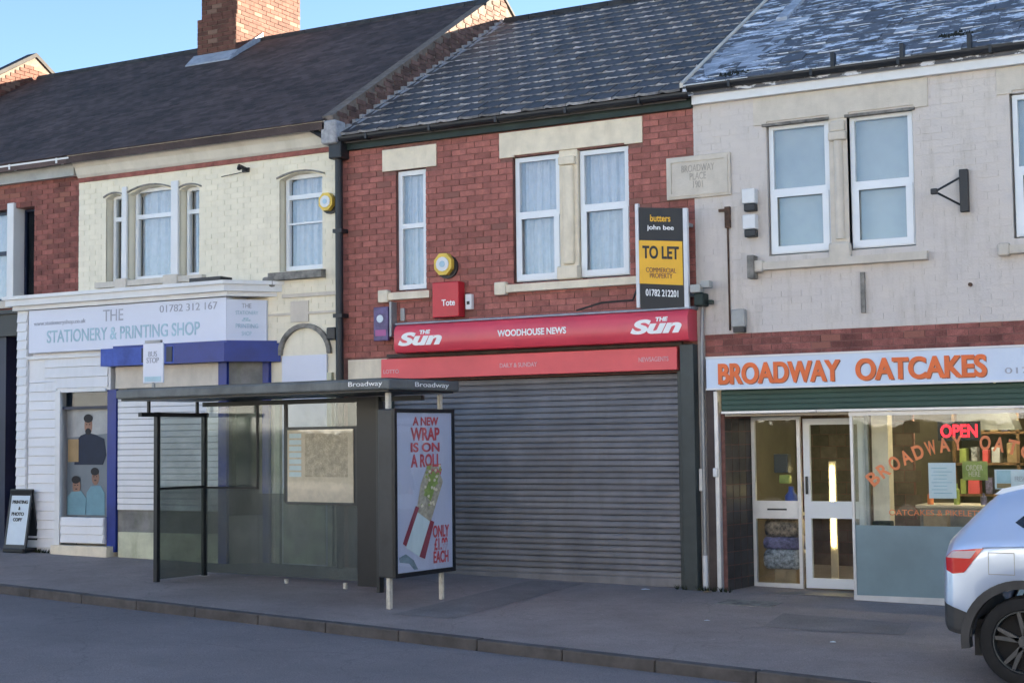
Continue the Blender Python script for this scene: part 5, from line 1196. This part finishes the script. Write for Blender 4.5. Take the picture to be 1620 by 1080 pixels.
def wheel(x, side):
    y1_ = YC+side*.885; y0_ = YC+side*.66
    bm = MB(); n = 40; prof = [(y0_, RW-.05), (y0_+side*.02, RW-.008), (y0_+side*.05, RW), (y1_-side*.05, RW), (y1_-side*.015, RW-.012), (y1_, RW-.05), (y1_-side*.006, RW-.095), (y1_-side*.02, RW-.105), (y1_-side*.1, RW-.11)]
    vs_ = [(x+r*math.cos(2*math.pi*k/n), y, hz+r*math.sin(2*math.pi*k/n)) for y, r in prof for k in range(n)]
    fs = [(i*n+k, i*n+(k+1) % n, (i+1)*n+(k+1) % n, (i+1)*n+k) for i in range(len(prof)-1) for k in range(n)]
    if side > 0: fs = [f[::-1] for f in fs]
    bm.add(vs_, fs); w_ = bm.build('wheel', M['tyre'], car, smooth=True)
    b = MB(); ym = y1_-side*.09; b.prism([(x+.235*math.cos(2*math.pi*k/32), hz+.235*math.sin(2*math.pi*k/32)) for k in range(32)], 'y', ym, ym-side*.02); b.build('hub_disc', M['tyre'], w_)
    b = MB()
    for s_ in range(5):
        for dd in (-.17, .17):
            a = 2*math.pi*s_/5+.35; ca, sa = math.cos(a+dd), math.sin(a+dd); px_, pz_ = -sa, ca
            c0 = (x+.04*math.cos(a), hz+.04*math.sin(a)); c1 = (x+.235*ca, hz+.235*sa)
            b.prism([(c0[0]+px_*.018, c0[1]+pz_*.018), (c0[0]-px_*.018, c0[1]-pz_*.018), (c1[0]-px_*.013, c1[1]-pz_*.013), (c1[0]+px_*.013, c1[1]+pz_*.013)], 'y', y1_-side*.035, y1_-side*.06)
    b.prism([(x+.05*math.cos(2*math.pi*k/20), hz+.05*math.sin(2*math.pi*k/20)) for k in range(20)], 'y', y1_-side*.03, y1_-side*.06)
    b.build('spokes', M['rim_l'], w_)
    b = MB(); vs_ = []; 
    for y, r in ((y1_-side*.018, .238), (y1_-side*.018, .222), (y1_-side*.09, .215)):
        for k in range(40): vs_.append((x+r*math.cos(2*math.pi*k/40), y, hz+r*math.sin(2*math.pi*k/40)))
    fs = [(i*40+k, i*40+(k+1) % 40, (i+1)*40+(k+1) % 40, (i+1)*40+k) for i in range(2) for k in range(40)]
    b.add(vs_, fs if side < 0 else [f[::-1] for f in fs]); b.build('rim', M['rim'], w_, smooth=True)
for x in (hx, hx2):
    for s_ in (-1, 1): wheel(x, s_)
b = MB(); b.box(4.0, 8.0, YC-.64, YC+.64, .02, .30); b.build('underbody', M['black'], car)

# ================================================================== SMALL THINGS ON THE GROUND
M['patch'] = mat('newer asphalt patch', (.13, .118, .12), .9, .12, 2, bump=.5, bscale=160, fine=.3)
M['patch2'] = mat('older asphalt patch', (.235, .208, .20), .9, .12, 2, bump=.5, bscale=160, fine=.3)
def ground_patch(name, pts, m, lift, zf=zg):
    b = MB(); n = len(pts); cx, cy = sum(p[0] for p in pts)/n, sum(p[1] for p in pts)/n; pts = [(cx, cy)]+list(pts)
    b.add([(x, y, zf(x, y)+lift) for x, y in pts], [(0, i+1, (i+1) % n+1) for i in range(n)]); return struct(b.build(name, m))
ground_patch('pavement_patch', [(-1.9, -.15), (-1.2, -.15), (-1.15, -3.2), (-1.85, -3.25)], M['patch2'], .004)
ground_patch('pavement_patch', [(1.6, -1.4), (2.9, -1.5), (3.0, -2.2), (2.2, -2.35), (1.7, -2.3)], M['patch2'], .004)
ground_patch('road_patch', [(-2.4, ky(-2.4)-.5), (1.0, ky(1)-.5), (1.0, ky(1)-1.1), (-2.4, ky(-2.4)-1.15)], M['patch'], .004, zroad) if False else None
b = MB(); b.box(.75, 1.35, -1.05, -.65, 0, .006); o = b.build('inspection_cover', M['stone_d']); 
for v in o.data.vertices: v.co.z += zg(v.co.x, v.co.y)
tag(o, 'flat inspection cover in the pavement in front of the shop pillar', 'cover')
for i, (x, y_, r_, lb) in enumerate(((2.55, -2.9, .035, 'small scrap of white litter on the pavement near the car'), (-.35, -.35, .05, 'crumpled pale litter by the foot of the grey shutter'), (.35, -.25, .06, 'brown leaf litter by the foot of the shop pillar'), (1.1, -2.2, .03, 'tiny pale litter scrap in the middle of the pavement'))):
    bm = bmesh.new(); bmesh.ops.create_icosphere(bm, subdivisions=1, radius=r_)
    for v in bm.verts: v.co = Vector((v.co.x*random.uniform(.6, 1.3), v.co.y*random.uniform(.6, 1.3), abs(v.co.z)*.35*random.uniform(.5, 1.2)))
    me = bpy.data.meshes.new('litter'); bm.to_mesh(me); bm.free(); me.materials.append(M['card'] if i == 2 else M['paper']); o = bpy.data.objects.new('litter', me); COL.objects.link(o); o.location = (x, y_, zg(x, y_)+.002); tag(o, lb, 'litter')
def weeds(x0, x1, y_, n, label):
    b = MB()
    for k in range(n):
        x = random.uniform(x0, x1); y = y_+random.uniform(-.03, .01); z = zg(x, y)
        for j in range(5):
            a = random.uniform(0, 6.28); h = random.uniform(.02, .07); d = random.uniform(.01, .05)
            b.add([(x-.006, y, z), (x+.006, y, z), (x+d*math.cos(a), y+d*math.sin(a), z+h)], [(0, 1, 2)])
    o = b.build('weeds', M['moss'], kind='stuff', label=label)
    return o
weeds(-10.0, -9.4, -.42, 40, 'thin green weeds at the foot of the white boards'); weeds(-8.2, -6.4, -.33, 90, 'thin green weeds along the cream plinth'); weeds(-.1, .6, -.12, 30, 'sparse weeds at the foot of the shop pillar')
